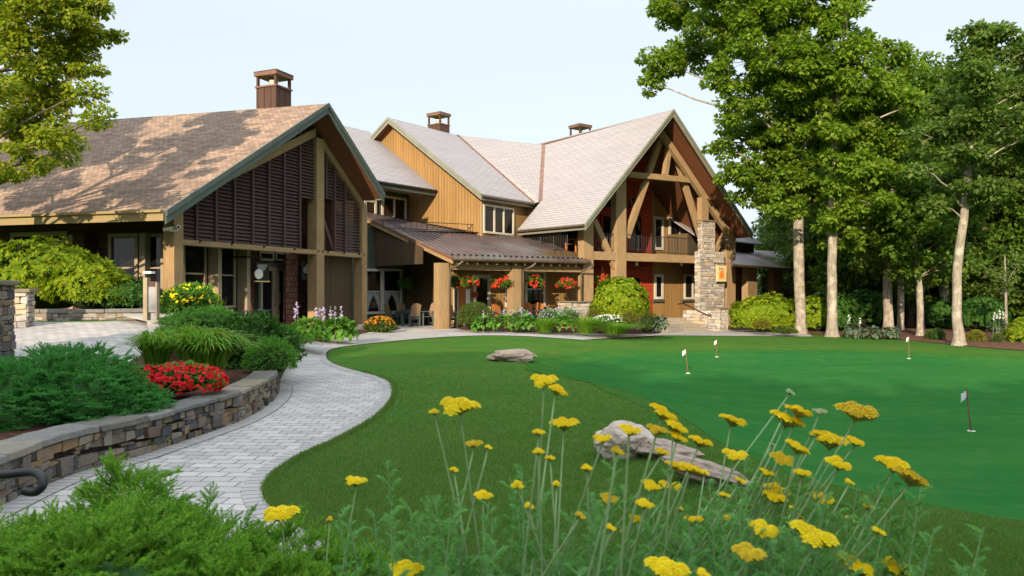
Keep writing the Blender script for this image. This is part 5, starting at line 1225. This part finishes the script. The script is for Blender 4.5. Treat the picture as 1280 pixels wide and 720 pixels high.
# ================================================================ hanging baskets
def basket(px, py, v, wpx, red, label, ztop=2.86, first=None, group='flower baskets hanging along the porch'):
    u, z = MF.px(px, py, v); c = MF.p(u, v, z); Y = c.y; r = wpx*Y/F/2
    root = thing('hanging_basket', label, 'hanging basket', c-Z*.25, group)
    MB().lathe(c-Z*.25, [(.02, 0), (.13, .03), (.2, .14), (.22, .24), (.20, .245)], 14).build('pot', M['mulch'], root, smooth=True)
    h = MB()
    for k in range(3): a = k*2.094; h.tube([c+Vector((math.cos(a)*.21, math.sin(a)*.21, 0)), Vector((c.x, c.y, ztop-.3))], .006, 4)
    h.tube([Vector((c.x, c.y, ztop-.3)), Vector((c.x, c.y, ztop))], .008, 4); h.build('hanger', M['darkmetal'], root)
    cs = [c+Vector((random.uniform(-.6, .6)*r, random.uniform(-.6, .6)*r, random.uniform(-.12, .18))) for _ in range(22)]
    build_leaves('foliage', [leafcloud(cs, [(.16, .16, .12)]*22, 40 if red else 70, .09 if red else .16, .05 if red else .03, .5)], 'hosta' if red else 'fern', root)
    if red:
        pts = []
        for _ in range(34):
            a = random.random()*6.283; q = random.random()**.5; b = c+Vector((math.cos(a)*r*.88*q, math.sin(a)*r*.88*q, .22*(1-q*q)+random.uniform(-.17, .12)-.12*q))
            pts += [tuple(b+Vector(x)*.055) for x in sphere_dirs(7)]
        petals('flowers', root, pts, .055, 'orangered', 5)
    return root
for px, py, w, lb_ in ((586, 353, 34, 'scarlet flower basket nearest the porch post, in front of the porch door'), (628, 353, 32, 'scarlet flower basket left of the middle porch post'), (669, 352, 28, 'scarlet flower basket in front of the curtained porch window'), (708, 354, 32, 'scarlet flower basket above the planter box')): basket(px, py, -.35, w, True, lb_)
basket(753, 350, -.5, 26, True, 'scarlet flower basket behind the gable brace, partly hidden by the domed shrub', 3.2); basket(508, 354, -5.2, 22, False, 'green fern basket hanging between the dining windows', 3.9, group=None)
basket(567.5, 352, -1.2, 10, False, 'small green basket in the shadow beside the porch door', 3.2, group=None)
# ================================================================ furniture
def chair(label, p, rz, wood='chairwood', frame='chairgreen', s=1.0, group=None):
    fr = Frame((0, 0), (1, 0)); root = thing('garden_chair', label, 'chair', (0, 0, 0), group)
    b = MB()
    for k in range(5): x = -.24+.12*k; b.box(fr, x-.05, x+.05, -.25, .25, .42, .445)
    b.build('seat', M[frame], root)
    k_ = MB()
    for k in range(5):
        x = -.22+.11*k; top = 1.08-.9*x*x*1.6; P = [Vector((x-.048, .24, .46)), Vector((x+.048, .24, .46)), Vector((x+.055, .38, top-.03)), Vector((x, .385, top)), Vector((x-.055, .38, top-.03))]; k_.prism(P, Vector((0, .022, 0)))
    k_.build('backrest', M[wood], root)
    for sx in (-1, 1):
        MB().box(fr, sx*.29-.03, sx*.29+.03, .22, .29, 0, .66).build('leg', M[frame], root); MB().box(fr, sx*.29-.03, sx*.29+.03, -.29, -.22, 0, .66).build('leg', M[frame], root)
        MB().box(fr, sx*.30-.06, sx*.30+.06, -.34, .32, .662, .69).build('armrest', M[frame], root)
    MB().box(fr, -.26, .26, -.27, -.24, .33, .415).build('apron', M[frame], root); MB().box(fr, -.26, .26, .24, .265, .62, .68).build('back_rail', M[frame], root); MB().box(fr, -.26, .26, -.275, -.25, .10, .15).build('stretcher', M[frame], root)
    root.location = p; root.rotation_euler = (0, 0, rz); root.scale = (s, s, s); return root
def table(label, p, w=.95, h=.74, frame='chairgreen'):
    root = thing('patio_table', label, 'table', (0, 0, 0)); fr = Frame((0, 0), (1, 0))
    t = MB()
    for k in range(7): x = -w/2+w/7*k; t.box(fr, x+.004, x+w/7-.004, -w/2, w/2, h-.03, h)
    t.build('tabletop', M[frame], root); MB().box(fr, -w/2+.06, w/2-.06, -w/2+.06, w/2-.06, h-.11, h-.032).build('apron', M[frame], root)
    for a in (-1, 1):
        for b in (-1, 1): MB().box(fr, a*(w/2-.1)-.035, a*(w/2-.1)+.035, b*(w/2-.1)-.035, b*(w/2-.1)+.035, 0, h-.112).build('leg', M[frame], root)
    root.location = p; root.rotation_euler = (0, 0, MFA); return root
MFA = math.atan2(MF.U.y, MF.U.x)
def fl(px, Y, z=.03): return Vector(((px-640)/F*Y, Y, z))
tp_ = fl(516, 35.6); table('green grey table on the shaded patio left of the porch post', tp_)
g_ = 'chairs around the patio tables'
chair('green framed chair left of the patio table, seen from the side', fl(492, 35.2), MFA+1.5); chair('wooden backed chair behind the left of the patio table', fl(507, 36.4), MFA+.2); chair('front chair with pale slatted back facing the patio table', fl(514, 34.3), MFA+3.3); chair('chair right of the patio table with its back to the porch post', fl(532, 34.9), MFA-1.7)
tp_ = MF.p(MF.u(686, -1.0), -1.0, .03); 
table('dark round edged table behind the flower bed under the porch', tp_, .7)
for px, rz, lb_ in ((627, 0.2, 'lone orange wooden chair under the porch left of the middle post'), (667, .15, 'orange wooden chair at the left of the porch table'), (678, -.15, 'orange wooden chair at the right of the porch table')): chair(lb_, MF.p(MF.u(px, -1.1)+(0), -1.1, .03), MFA+rz, 'rocker')
chair('wooden chair squeezed between the porch post and the boxwood ball', MF.p(MF.u(570, -.6), -.6, .03), MFA+.4, 'rocker')
chair('round backed wooden chair in front of the glazed door of the wing', L.p(L.u(322, -.75), -.75, .33), math.atan2(L.U.y, L.U.x)+.3, 'rocker')
chair('orange wooden rocker on the upper deck, nearest the gutter', MF.p(-.62, -4.2, ZF), MFA+2.6, 'rocker', 'rocker'); chair('orange wooden rocker on the upper deck beside the corner post', MF.p(-.15, -1.5, ZF), MFA-2.4, 'rocker', 'rocker'); chair('orange wooden rocker at the back of the upper deck', MF.p(-.4, -6.2, ZF), MFA+2.8, 'rocker', 'rocker')
pb = MF.p(MF.u(707, .15), .15, 0); pf = Frame(pb, MF.U); pr_ = thing('planter_box', 'square wooden planter with trailing greenery beside the stone plinth', 'planter', (pb.x, pb.y, -.1))
MB().box(pf, -.42, .30, -.35, .3, -.1, .52).build('box', M['boards'], pr_, bevel=.01)
build_leaves('foliage', [leafcloud([tuple(pf.p(random.uniform(-.45, .35), random.uniform(-.3, .3), .66+random.uniform(-.1, .12))) for _ in range(20)], [(.17, .17, .12)]*20, 40, .09, .05, .4)], 'hosta', pr_)
# ================================================================ signs, lamps, cameras
sg_ = thing('hanging_sign', 'square yellow sign with orange flower picture hanging from the stone pier', 'sign', mp(901, 351, .55))
su0, su1 = MF.u(895.5, .55), MF.u(907.8, .55); sz0, sz1 = MF.z(901, 352, .55), MF.z(901, 332, .55)
MB().box(MF, su0, su1, .53, .57, sz0, sz1).build('board', M['signyellow'], sg_, bevel=.01) if 'signyellow' in M else None
M['signyellow'] = simple('sign_yellow', (.72, .58, .24), .5, .3, var=.1); M['signorange'] = simple('sign_orange', (.72, .20, .03), .5, .3, var=.35, scale=9); M['signcream'] = simple('sign_picture', (.62, .48, .26), .5, .3, var=.3, scale=8); M['signgreen'] = simple('sign_brush', (.10, .11, .07), .5, .3)
bo = MB().box(MF, su0, su1, .53, .57, sz0, sz1).build('board', M['signyellow'], sg_, bevel=.008); w_, h_ = su1-su0, sz1-sz0
MB().box(MF, su0+w_*.12, su1-w_*.12, .571, .576, sz0+h_*.14, sz1-h_*.07).build('picture', M['signcream'], bo)
fl_ = MB()
for a, b, r_2 in ((.5, .42, .2), (.38, .36, .13), (.62, .36, .14), (.52, .54, .15), (.42, .50, .12)):
    fl_.prism([MF.p(su0+w_*a+math.cos(t*.5236)*w_*r_2, .5765+a*.001, sz0+h_*b+math.sin(t*.5236)*w_*r_2*1.15) for t in range(12)], MF.N*.004)
fl_.build('painted_flower', M['signorange'], bo)
br_ = MB()
for a, b, c_, d__ in ((.24, .84, .27, .72), (.33, .86, .36, .74), (.44, .84, .5, .74), (.6, .86, .57, .72), (.7, .84, .76, .76)): br_.beam(MF.p(su0+w_*a, .579, sz0+h_*b), MF.p(su0+w_*c_, .579, sz0+h_*d__), .03, .012, MF.U)
br_.build('brush_marks', M['signgreen'], bo)
MB().tube([MF.p(MF.u(893, .3), .33, sz1+.12), MF.p(su1+.03, .55, sz1+.12)], .02, 6).tube([MF.p(su0+.08, .55, sz1-.01), MF.p(su0+.08, .55, sz1+.12)], .008, 4).tube([MF.p(su1-.08, .55, sz1-.01), MF.p(su1-.08, .55, sz1+.12)], .008, 4).tube([MF.p(MF.u(893.5, .36), .36, sz1-.05), MF.p(MF.u(893.5, .36), .36, sz1+.2)], .025, 6).build('bracket', M['darkmetal'], sg_)
# signs at the wing door
vs = -.75; a0, a1 = L.u(319, vs), L.u(336, vs); z0, z1 = L.z(328, 351, vs), L.z(328, 328, vs); s1 = thing('hanging_sign', 'black sign with white disc and gold lower edge hanging under the louvred gable', 'sign', L.p((a0+a1)/2, vs, z0))
bo = MB().box(L, a0, a1, vs-.02, vs+.02, z0, z1).build('board', M['darkmetal'], s1); w_, h_ = a1-a0, z1-z0
MB().prism([L.p(a0+w_*.12, vs+.021, z1-h_*.12), L.p(a1-w_*.1, vs+.021, z1-h_*.10), L.p(a0+w_*.62, vs+.021, z0+h_*.55), L.p(a0+w_*.2, vs+.021, z0+h_*.48)][::-1], L.N*.006).build('painted_sky', M['hazeblue'] if 'hazeblue' in M else M['curtain'], bo)
MB().prism([L.p(a0+w_*.18+math.cos(t*.3927)*.20, vs+.03, z0+h_*.36+math.sin(t*.3927)*.17) for t in range(16)], L.N*.03).build('white_disc', M['ivory'], bo)
MB().box(L, a0-.02, a1+.02, vs-.03, vs+.035, z0-.04, z0-.002, True).build('gold_edge', M['signyellow'], bo)
MB().tube([L.p(L.u(308, vs), vs, z1+.16), L.p(L.u(340, vs), vs, z1+.16)], .03, 6).tube([L.p(a0+.1, vs, z1), L.p(a0+.1, vs, z1+.16)], .01, 4).tube([L.p(a1-.1, vs, z1), L.p(a1-.1, vs, z1+.16)], .01, 4).tube([L.p(L.u(308, vs), vs, z1+.16), L.p(L.u(308, vs), VW, z1+.16)], .03, 6).build('bracket', M['darkmetal'], s1)
vs = -.72; a0, a1 = L.u(377.6, vs), L.u(385.8, vs); z0, z1 = L.z(381, 350, vs), L.z(381, 327, vs); s2 = thing('wall_sign', 'narrow dark green sign with a white emblem beside the centre post', 'sign', L.p((a0+a1)/2, vs, z0))
bo = MB().box(L, a0, a1, vs-.02, vs+.02, z0, z1).build('board', M['trimgreen'], s2); w_, h_ = a1-a0, z1-z0
em = MB()
for x, y, rx, ry in ((.5, .52, .36, .16), (.62, .76, .13, .10), (.55, .64, .15, .14), (.34, .60, .2, .09)): em.prism([L.p(a0+w_*(x+rx*math.cos(t*.3927)), vs+.0215+x*.002, z0+h_*(y+ry*math.sin(t*.3927))) for t in range(16)], L.N*.008)
em.build('emblem', M['ivory'], bo); MB().box(L, a0+w_*.12, a1-w_*.12, vs+.0215, vs+.026, z0+h_*.08, z0+h_*.22).build('lower_panel', M['fascia'], bo)
# white security cameras on the corner post
for px, py, v, dx, lb_ in ((210, 286, -.25, -1, 'white security camera on the left face of the corner post'), (222, 283, .06, 1, 'white security camera on the gable face of the corner post')):
    Yc = 21.3; c = at(px, py, Yc-.35); r_ = thing('security_camera', lb_, 'camera', c)
    d = Vector((-.75, -.55, -.2)) if dx < 0 else Vector((.55, -.8, -.2)); d.normalize()
    MB().tube([c+d*-.14, c+d*.14], [.05, .055], 10).build('housing', M['ivory'], r_, smooth=True); MB().tube([c+d*.141, c+d*.15], .035, 10).build('lens', M['darkmetal'], r_)
    MB().tube([c-d*.05, c-d*.05-Z*.07, c-d*.2-Z*.07+Vector((0, .15, 0))], .022, 6).build('bracket', M['ivory'], r_)
# notice post in the shrubs
kp = at(189, 392, 16.5); kf = Frame(kp, (.96, -.28)); kr = thing('notice_board', 'grey notice panel on wooden posts beside the corner of the wing', 'notice board', kp)
kz0, kz1 = kp.z-.15, at(0, 352, 17).z
MB().box(kf, -.17, -.06, -.06, .06, kz0, kz1+.08).build('post', M['frametan'], kr, bevel=.008); MB().box(kf, .15, .19, -.04, .04, kz0, kz1-.02).build('post', M['frametan'], kr)
MB().box(kf, -.055, .145, -.02, .02, kp.z+.03, kz1-.12).build('panel', M['concretegrey'] if 'concretegrey' in M else M['curtain'], kr); MB().box(kf, -.05, .145, -.03, .03, kz1-.115, kz1-.0).build('header', M['louvre'], kr)
MB().box(kf, -.16, .06, -.05, .07, kz1+.17, kz1+.22).build('lamp_head', M['ivory'], kr); MB().tube([kf.p(-.11, 0, kz1+.08), kf.p(-.11, 0, kz1+.17)], .02, 6).build('lamp_neck', M['darkmetal'], kr)
# pendant lamps and fan under the balcony
for px, lb_ in ((795.7, 'small cream pendant lamp left under the balcony, near the red wall'), (851.7, 'small cream pendant lamp right under the balcony, near the stone pier')):
    p = mp(px, 329, -.9); r_ = thing('pendant_lamp', lb_, 'lamp', p-Z*.14); MB().lathe(p-Z*.14, [(.01, 0), (.085, .01), (.085, .27), (.02, .3)], 12).build('shade', M['ivory'], r_, smooth=True); MB().tube([p+Z*.15, Vector((p.x, p.y, ZF-.285))], .012, 5).build('rod', M['darkmetal'], r_)
p = mp(806, 334.5, -1.2); r_ = thing('ceiling_fan', 'dark ceiling fan under the balcony by the red door', 'fan', p); MB().lathe(p-Z*.1, [(.02, 0), (.12, .03), (.12, .14), (.03, .18)], 12).build('motor', M['copper'], r_, smooth=True); MB().tube([p+Z*.08, Vector((p.x, p.y, ZF-.285))], .02, 6).build('rod', M['darkmetal'], r_)
for k in range(5): a = k*1.2566+.3; d = Vector((math.cos(a), math.sin(a), 0)); MB().beam(p+d*.12, p+d*.68, .13, .015).build('blade', M['copper'], r_)
d_ = at(0, 0, 1)
ds = thing('door_sign', 'narrow pale sign board on the porch wall below the first flower basket', 'sign', MF.p(MF.u(585, VP), VP+.06, 1.1)); MB().box(MF, MF.u(582.5, -1.75), MF.u(587.5, -1.75), -1.79, -1.76, .55, 1.75).build('board', M['ivory'], ds)
ds = thing('open_sign', 'small reddish plaque hanging on the porch door', 'sign', MF.p(MF.u(595, VP), VP+.1, 1.5)); MB().box(MF, MF.u(591.5, -1.65), MF.u(598, -1.65), -1.68, -1.65, 1.38, 1.62).build('board', M['red'], ds, bevel=.005); MB().tube([MF.p(MF.u(595, -1.66), -1.665, 1.62), MF.p(MF.u(595, -1.66), -1.7, 1.85)], .006, 4).build('cord', M['darkmetal'], ds)
# black curled handrail end at the left edge
hrp = [at(-60, 596, 4.3), at(0, 594, 4.3), at(30, 591, 4.3), at(44, 591, 4.28), at(52, 597, 4.25), at(53, 607, 4.23), at(46, 614, 4.22), at(38, 615, 4.22), at(29, 613, 4.22)]
hr_ = thing('handrail', 'black iron handrail with curled end entering at the left edge', 'handrail', (hrp[0].x, hrp[0].y, 0)); MB().tube(spline(hrp, 5), .026, 10).build('rail', M['darkmetal'], hr_, smooth=True); MB().tube([hrp[0]+Vector((-.05, 0, 0)), Vector((hrp[0].x-.05, hrp[0].y, 0))], .024, 8).build('post', M['darkmetal'], hr_)
# ================================================================ putting flags, boulders
for (px, py, yt, lean), lb_ in zip(((1214, 541, 487, -6), (860, 468, 436, -3), (896, 447, 424, 0), (1136, 449, 420, 0)), ('nearest white putting flag leaning left, low on the green at right', 'white putting flag at the left end of the green, with longer pole', 'white putting flag on the far edge below the steps', 'white putting flag on the far edge below the variegated hostas')):
    b = ground(px, py); s = b.y/F; tp = b+Vector((lean*s, 0, (py-yt)*s)); r_ = thing('putting_flag', lb_, 'flag', b, 'practice flags on the putting green')
    MB().tube([b, tp], [.013, .011], 8).build('pole', M['polebrown'], r_)
    fw = .085; V = []
    mbf = MB()
    for k in range(5):
        t0, t1 = k/5, (k+1)/5; x0, x1 = -fw*t0, -fw*t1; q = lambda x, z, k: tp+Vector((x, .015*math.sin(k*1.9), z))
        mbf.face([q(x0, -.02-.06*t0, k), q(x0, -.125-.06*t0*1.3, k), q(x1, -.125-.06*t1*1.3, k+1), q(x1, -.02-.06*t1, k+1)])
    f_ = mbf.build('flag', M['flagcloth'], r_); sm = f_.modifiers.new('thick', 'SOLIDIFY'); sm.thickness = .004
    MB().box(Frame(tp-Z*.10, (1, 0)), -.06, -.03, -.03, -.024, tp.z-.12, tp.z-.085).build('flag_mark', M['darkmetal'], f_)
    MB().lathe(b+Z*.016, [(.055, 0), (.06, .012), (.05, .016), (.045, .004)], 14).build('cup', M['ivory'], r_)
def boulder(label, px, py, wpx, hpx, seed, dy=.6, rough=.3, tilt=0, Yoff=0, zf=.5, mat='boulder'):
    b = ground(px, py); s = b.y/F; b = b+Vector((0, Yoff, 0)); mb = MB().blob((0, 0, 0), (wpx*s/2, wpx*s/2*dy, hpx*s*zf), 4, rough, seed, 1.3)
    o = mb.build('boulder', M[mat], None, smooth=False, origin=(0, 0, 0)); o.location = (b.x, b.y+wpx*s/2*dy*.6, b.z+hpx*s*.34); o.rotation_euler = (0, tilt, 0); WORLD[o.name] = o.location.copy()
    return tag(o, label, 'boulder')
boulder('flat topped grey boulder on the lawn at the left end of the green', 643, 452, 60, 17, 3.3, .6, .3)
boulder('pale rounded boulder at the left of the rock group behind the yarrow', 782, 574, 72, 50, 5.2, .7, .32, mat='paleboulder')
boulder('mauve ledge rock between the pale boulder and the long slab', 832, 574, 80, 24, 8.1, .6, .4, .14)
boulder('long flat rock slab sloping down to the right behind the yarrow', 892, 606, 128, 28, 2.6, .35, .35, .30)
# ================================================================ yarrow in the foreground
heads = [(680, 476, 30), (697, 487, 28), (575, 506, 46), (543, 514, 16), (592, 554, 20), (705, 529, 34), (673, 540, 18), (673, 564, 18), (696, 605, 14), (445, 601, 26), (350, 641, 42), (412, 649, 10), (507, 713, 38), (753, 548, 22), (788, 538, 26), (772, 563, 20), (830, 516, 36), (845, 533, 32), (822, 537, 26), (848, 546, 24), (876, 552, 28), (917, 525, 32), (919, 568, 28), (828, 565, 18), (845, 582, 26), (865, 585, 28), (881, 590, 12), (925, 600, 16), (815, 607, 24), (838, 607, 26), (806, 630, 22), (795, 648, 20), (780, 664, 12), (988, 490, -12), (985, 508, -12), (1025, 514, -17), (1000, 514, 32), (985, 524, 40), (1072, 515, 46), (1022, 541, 14), (1038, 549, 45), (1070, 552, 22), (998, 560, 30), (965, 555, -9), (978, 574, 28), (1050, 580, 30), (1118, 580, 38), (1140, 597, 42), (973, 612, 30), (970, 622, 30), (1028, 622, 28), (992, 635, 12), (1000, 645, 12), (955, 661, 34), (1020, 670, 54), (937, 691, 38), (835, 712, 50), (880, 717, 20), (1072, 706, 42), (1120, 709, 36)]
heads += [(px_+random.uniform(-8, 8), py_+random.uniform(-8, 8), random.choice((11, 13, 15, 18, 21))) for px_, py_ in ((560, 585), (618, 560), (640, 600), (660, 640), (735, 590), (755, 620), (760, 655), (720, 640), (850, 630), (870, 655), (905, 640), (900, 615), (1010, 590), (1060, 610), (1085, 630), (1100, 660), (1055, 655), (930, 625), (955, 590), (600, 625), (690, 575))]
plants = [(575, 2.0, 'yarrow plant with upright yellow heads at the left of the clump'), (690, 1.95, 'yarrow plant with the two highest leaning yellow heads'), (800, 2.1, 'yarrow plant whose heads cross the boulders'), (890, 2.05, 'yarrow plant rising in front of the long rock slab'), (965, 2.2, 'yarrow plant with pale buds among its yellow heads'), (1040, 2.0, 'yarrow plant leaning furthest right over the green'), (420, 2.5, 'sparse yarrow plant beside the dwarf spruce')]
def umbel(c, nrm, r, pale):
    """flat cluster of small florets: several low domes; returns floret centres and normals"""
    t1 = nrm.orthogonal().normalized(); t2 = nrm.cross(t1); P, N_ = [], []; m = 7 if r > .022 else 4
    for k in range(m):
        a = k*2.399; q = r*.72*math.sqrt((k+.3)/m); o = c+(t1*math.cos(a)+t2*math.sin(a))*q+nrm*random.uniform(-.004, .004)*r/.03; rr = r*.42*random.uniform(.8, 1.15)
        for j in range(34):
            b = j*2.399; s = math.sqrt((j+.5)/34); d = (t1*math.cos(b)+t2*math.sin(b))*s
            P.append(tuple(o+d*rr+nrm*rr*.62*(1-s*s))); N_.append(tuple((nrm+d*.8).normalized()))
    return P, N_
yp = []
for px, Y, lb_ in plants:
    base = gp(px, Y); yp.append((thing('yarrow', lb_, 'yarrow', base, 'yarrow in the foreground bed'), px, Y, base))
fr_pts = {i: [] for i in range(len(plants))}
for hx_, hy, w in heads:
    pale = w < 0; w = abs(w); shift = 150 if hx_ > 900 else 95 if hx_ > 720 else 10
    i = min(range(len(yp)), key=lambda k: abs(yp[k][1]-(hx_-shift))+(60 if (k == 6) != (hx_ < 520) else 0))
    root, px, Y, base = yp[i]; Yh = Y+random.uniform(-.25, .35)
    if w < 15: Yh += .35
    if hy > 655: Yh -= .40
    top = at(hx_, hy, Yh); lean = (hx_-px)/200
    nrm = Vector((.25*lean+random.uniform(-.12, .12), -.12+random.uniform(-.15, .1), 1)).normalized() if hx_ > 600 else Vector((random.uniform(-.1, .1), -.2, 1)).normalized()
    if hx_ in (697, 830, 845, 848, 876, 917, 998, 865, 1000, 985, 1140): nrm = Vector((.42, -.05, 1)).normalized()
    b0 = base+Vector((random.uniform(-.16, .16), random.uniform(-.12, .12), 0))
    mid = b0.lerp(top, .55)+Vector(((b0.x-top.x)*.10, random.uniform(-.02, .02), 0)); r = w/2*1.1*Yh/F
    pts = spline([b0, b0.lerp(mid, .5), mid, top-nrm*r*.55], 4)
    st = MB().tube(pts, list(np.linspace(.0042, .0024, len(pts))), 6)
    t1 = nrm.orthogonal().normalized(); t2 = nrm.cross(t1)
    for k in range(6): a = k*1.047; st.tube([pts[-1], top+(t1*math.cos(a)+t2*math.sin(a))*r*.6-nrm*.003], [.0018, .0012], 4, False)
    so = st.build('flower_stem', M['yarrowstem'], root, smooth=True)
    cal = []; cm_ = MB(); tip = top-nrm*r*.5
    for q in range(16):
        a0, a1 = q*.3927, (q+.8)*.3927; rr = r*(.86+.1*math.sin(q*2.1)); A = top+(t1*math.cos(a0)+t2*math.sin(a0))*rr-nrm*r*.04; B_ = top+(t1*math.cos(a1)+t2*math.sin(a1))*rr-nrm*r*.04; cm_.face([tip, A, B_])
    cm_.build('calyx', M['yarrowstem' if pale else 'calyx'], so)
    P, N_ = umbel(top, nrm, r, pale); P = np.array(P); N_ = np.array(N_); k = 4; Q = np.repeat(P, k, 0); D = np.repeat(N_, k, 0)
    T1 = unit(np.cross(D, np.repeat(sphere_dirs(len(P)), k, 0))); T2 = np.cross(D, T1); a = (np.arange(len(Q)) % k)*1.5708; rad = T1*np.cos(a)[:, None]+T2*np.sin(a)[:, None]
    sz = np.full(len(Q), r*.15); build_leaves('flower_head', [leaves(Q-D*r*.05, D, unit(rad+D*.35), sz, sz*.95, .15)], 'cream' if pale else 'gold' if random.random() < .12 else 'yellow', so)
    fr_pts[i] += [(pts[j], (pts[j]-pts[j-1]).normalized()) for j in range(2, len(pts)-4)]
def feather(p, d, L_, V):
    side = d.cross(Z).normalized(); n = 6
    for k in range(n):
        t = (k+1)/n; w = L_*.30*math.sin(math.pi*min(1, .15+t*.85))+.004; q = p+d*L_*t-Z*L_*.25*t*t
        for sg in (-1, 1):
            for m in range(2):
                ax = (side*sg*(.9-.3*m)+d*(.5+.5*m)+Z*random.uniform(-.1, .35)).normalized(); V.append((tuple(q), tuple(Z+d*.2), tuple(ax), w*(1-.2*m), .0062))
    V.append((tuple(p), tuple(side), tuple(d), L_, .004))
for i, (root, px, Y, base) in enumerate(yp):
    V = []; sh = MB()
    for k in range((30 if i < 3 else 38) if i < 6 else 7):              # leafy shoots without flowers
        a = random.random()*6.283; q = random.random()**.5*.30; b0 = base+Vector((math.cos(a)*q, math.sin(a)*q*.8, 0)); hh = random.uniform(.36, .82)*(1 if i < 6 else .55)
        top = b0+Vector((math.cos(a)*.10+random.uniform(-.06, .12), math.sin(a)*.08, hh)); pts = curve_pts(b0, top, .02, 5, .006); sh.tube(pts, list(np.linspace(.0035, .0015, 6)), 5, False)
        m = int(hh/.028)
        for e in range(m):
            t = .25+.75*e/m; p = b0.lerp(top, t); an = e*2.4+k; d = Vector((math.cos(an)*.62, math.sin(an)*.62, random.uniform(.55, 1.1))).normalized(); feather(p, d, random.uniform(.06, .105)*(1.15-.55*t), V)
    for p, d0 in fr_pts[i]:
        for e in range(2):
            if p.z < 1.2 and random.random() < .8:
                an = random.random()*6.283; d = (Vector((math.cos(an)*.6, math.sin(an)*.6, .8))+d0*.5).normalized(); feather(p, d, random.uniform(.04, .085), V)
    sh.build('stems', M['yarrowstem'], root, smooth=True)
    c, n_, ax, l_, w_ = (np.array(x) for x in zip(*V)); build_leaves('foliage', [leaves(c, n_, ax, l_, w_, .1)], 'yarrowleaf', root)
# ================================================================ grass blades on the near lawn
le = np.array([(p.x, p.y) for p in lawn_edge]); LPY = np.concatenate([le, np.array([(9, le[-1, 1]), (14, 20), (12, 5), (9, 4.2)])]); GP = np.array([(p.x, p.y) for p in green_pts])
n = 420000; yy = 4.3+(RNG.random(n)**1.9)*13; xx = RNG.uniform(-.62, .72, n)*yy
q = np.stack([xx, yy], 1); keep = inpoly(q, LPY) & ~inpoly(q, GP) & (RNG.random(n) > (yy-8)/8); q = q[keep]
zz = np.array([gz(a, b) for a, b in q]); n = len(q); base = np.stack([q[:, 0], q[:, 1], zz], 1)
m_ = 26000; ed = np.array([(p.x, p.y) for p in spline(lawn_edge, 6)]); ed = ed[(ed[:, 1] < 15)]; pk = RNG.integers(0, len(ed)-1, m_); eq = ed[pk]+(ed[pk+1]-ed[pk])*RNG.random(m_)[:, None]+RNG.normal(size=(m_, 2))*.022
q = np.concatenate([q, eq]); base = np.concatenate([base, np.stack([eq[:, 0], eq[:, 1], np.array([gz(a, b) for a, b in eq])+.008], 1)]); n = len(q)
dist = q[:, 1]; hgt = RNG.uniform(.018, .040, n); wd = .0022+.00038*dist; a = RNG.random(n)*6.283; sd = np.stack([np.cos(a), np.sin(a), 0*a], 1); tip = base+np.stack([rnd(n)*.018, rnd(n)*.018, hgt], 1)
V = np.stack([base-sd*wd[:, None], base+sd*wd[:, None], tip], 1).reshape(-1, 3); g_ = np_mesh('lawn_grass', V, np.arange(n*3).reshape(n, 3), M['blade'], origin=(0, 6, 0)); tag(g_, 'short mown grass blades on the near lawn', 'grass', kind='stuff')
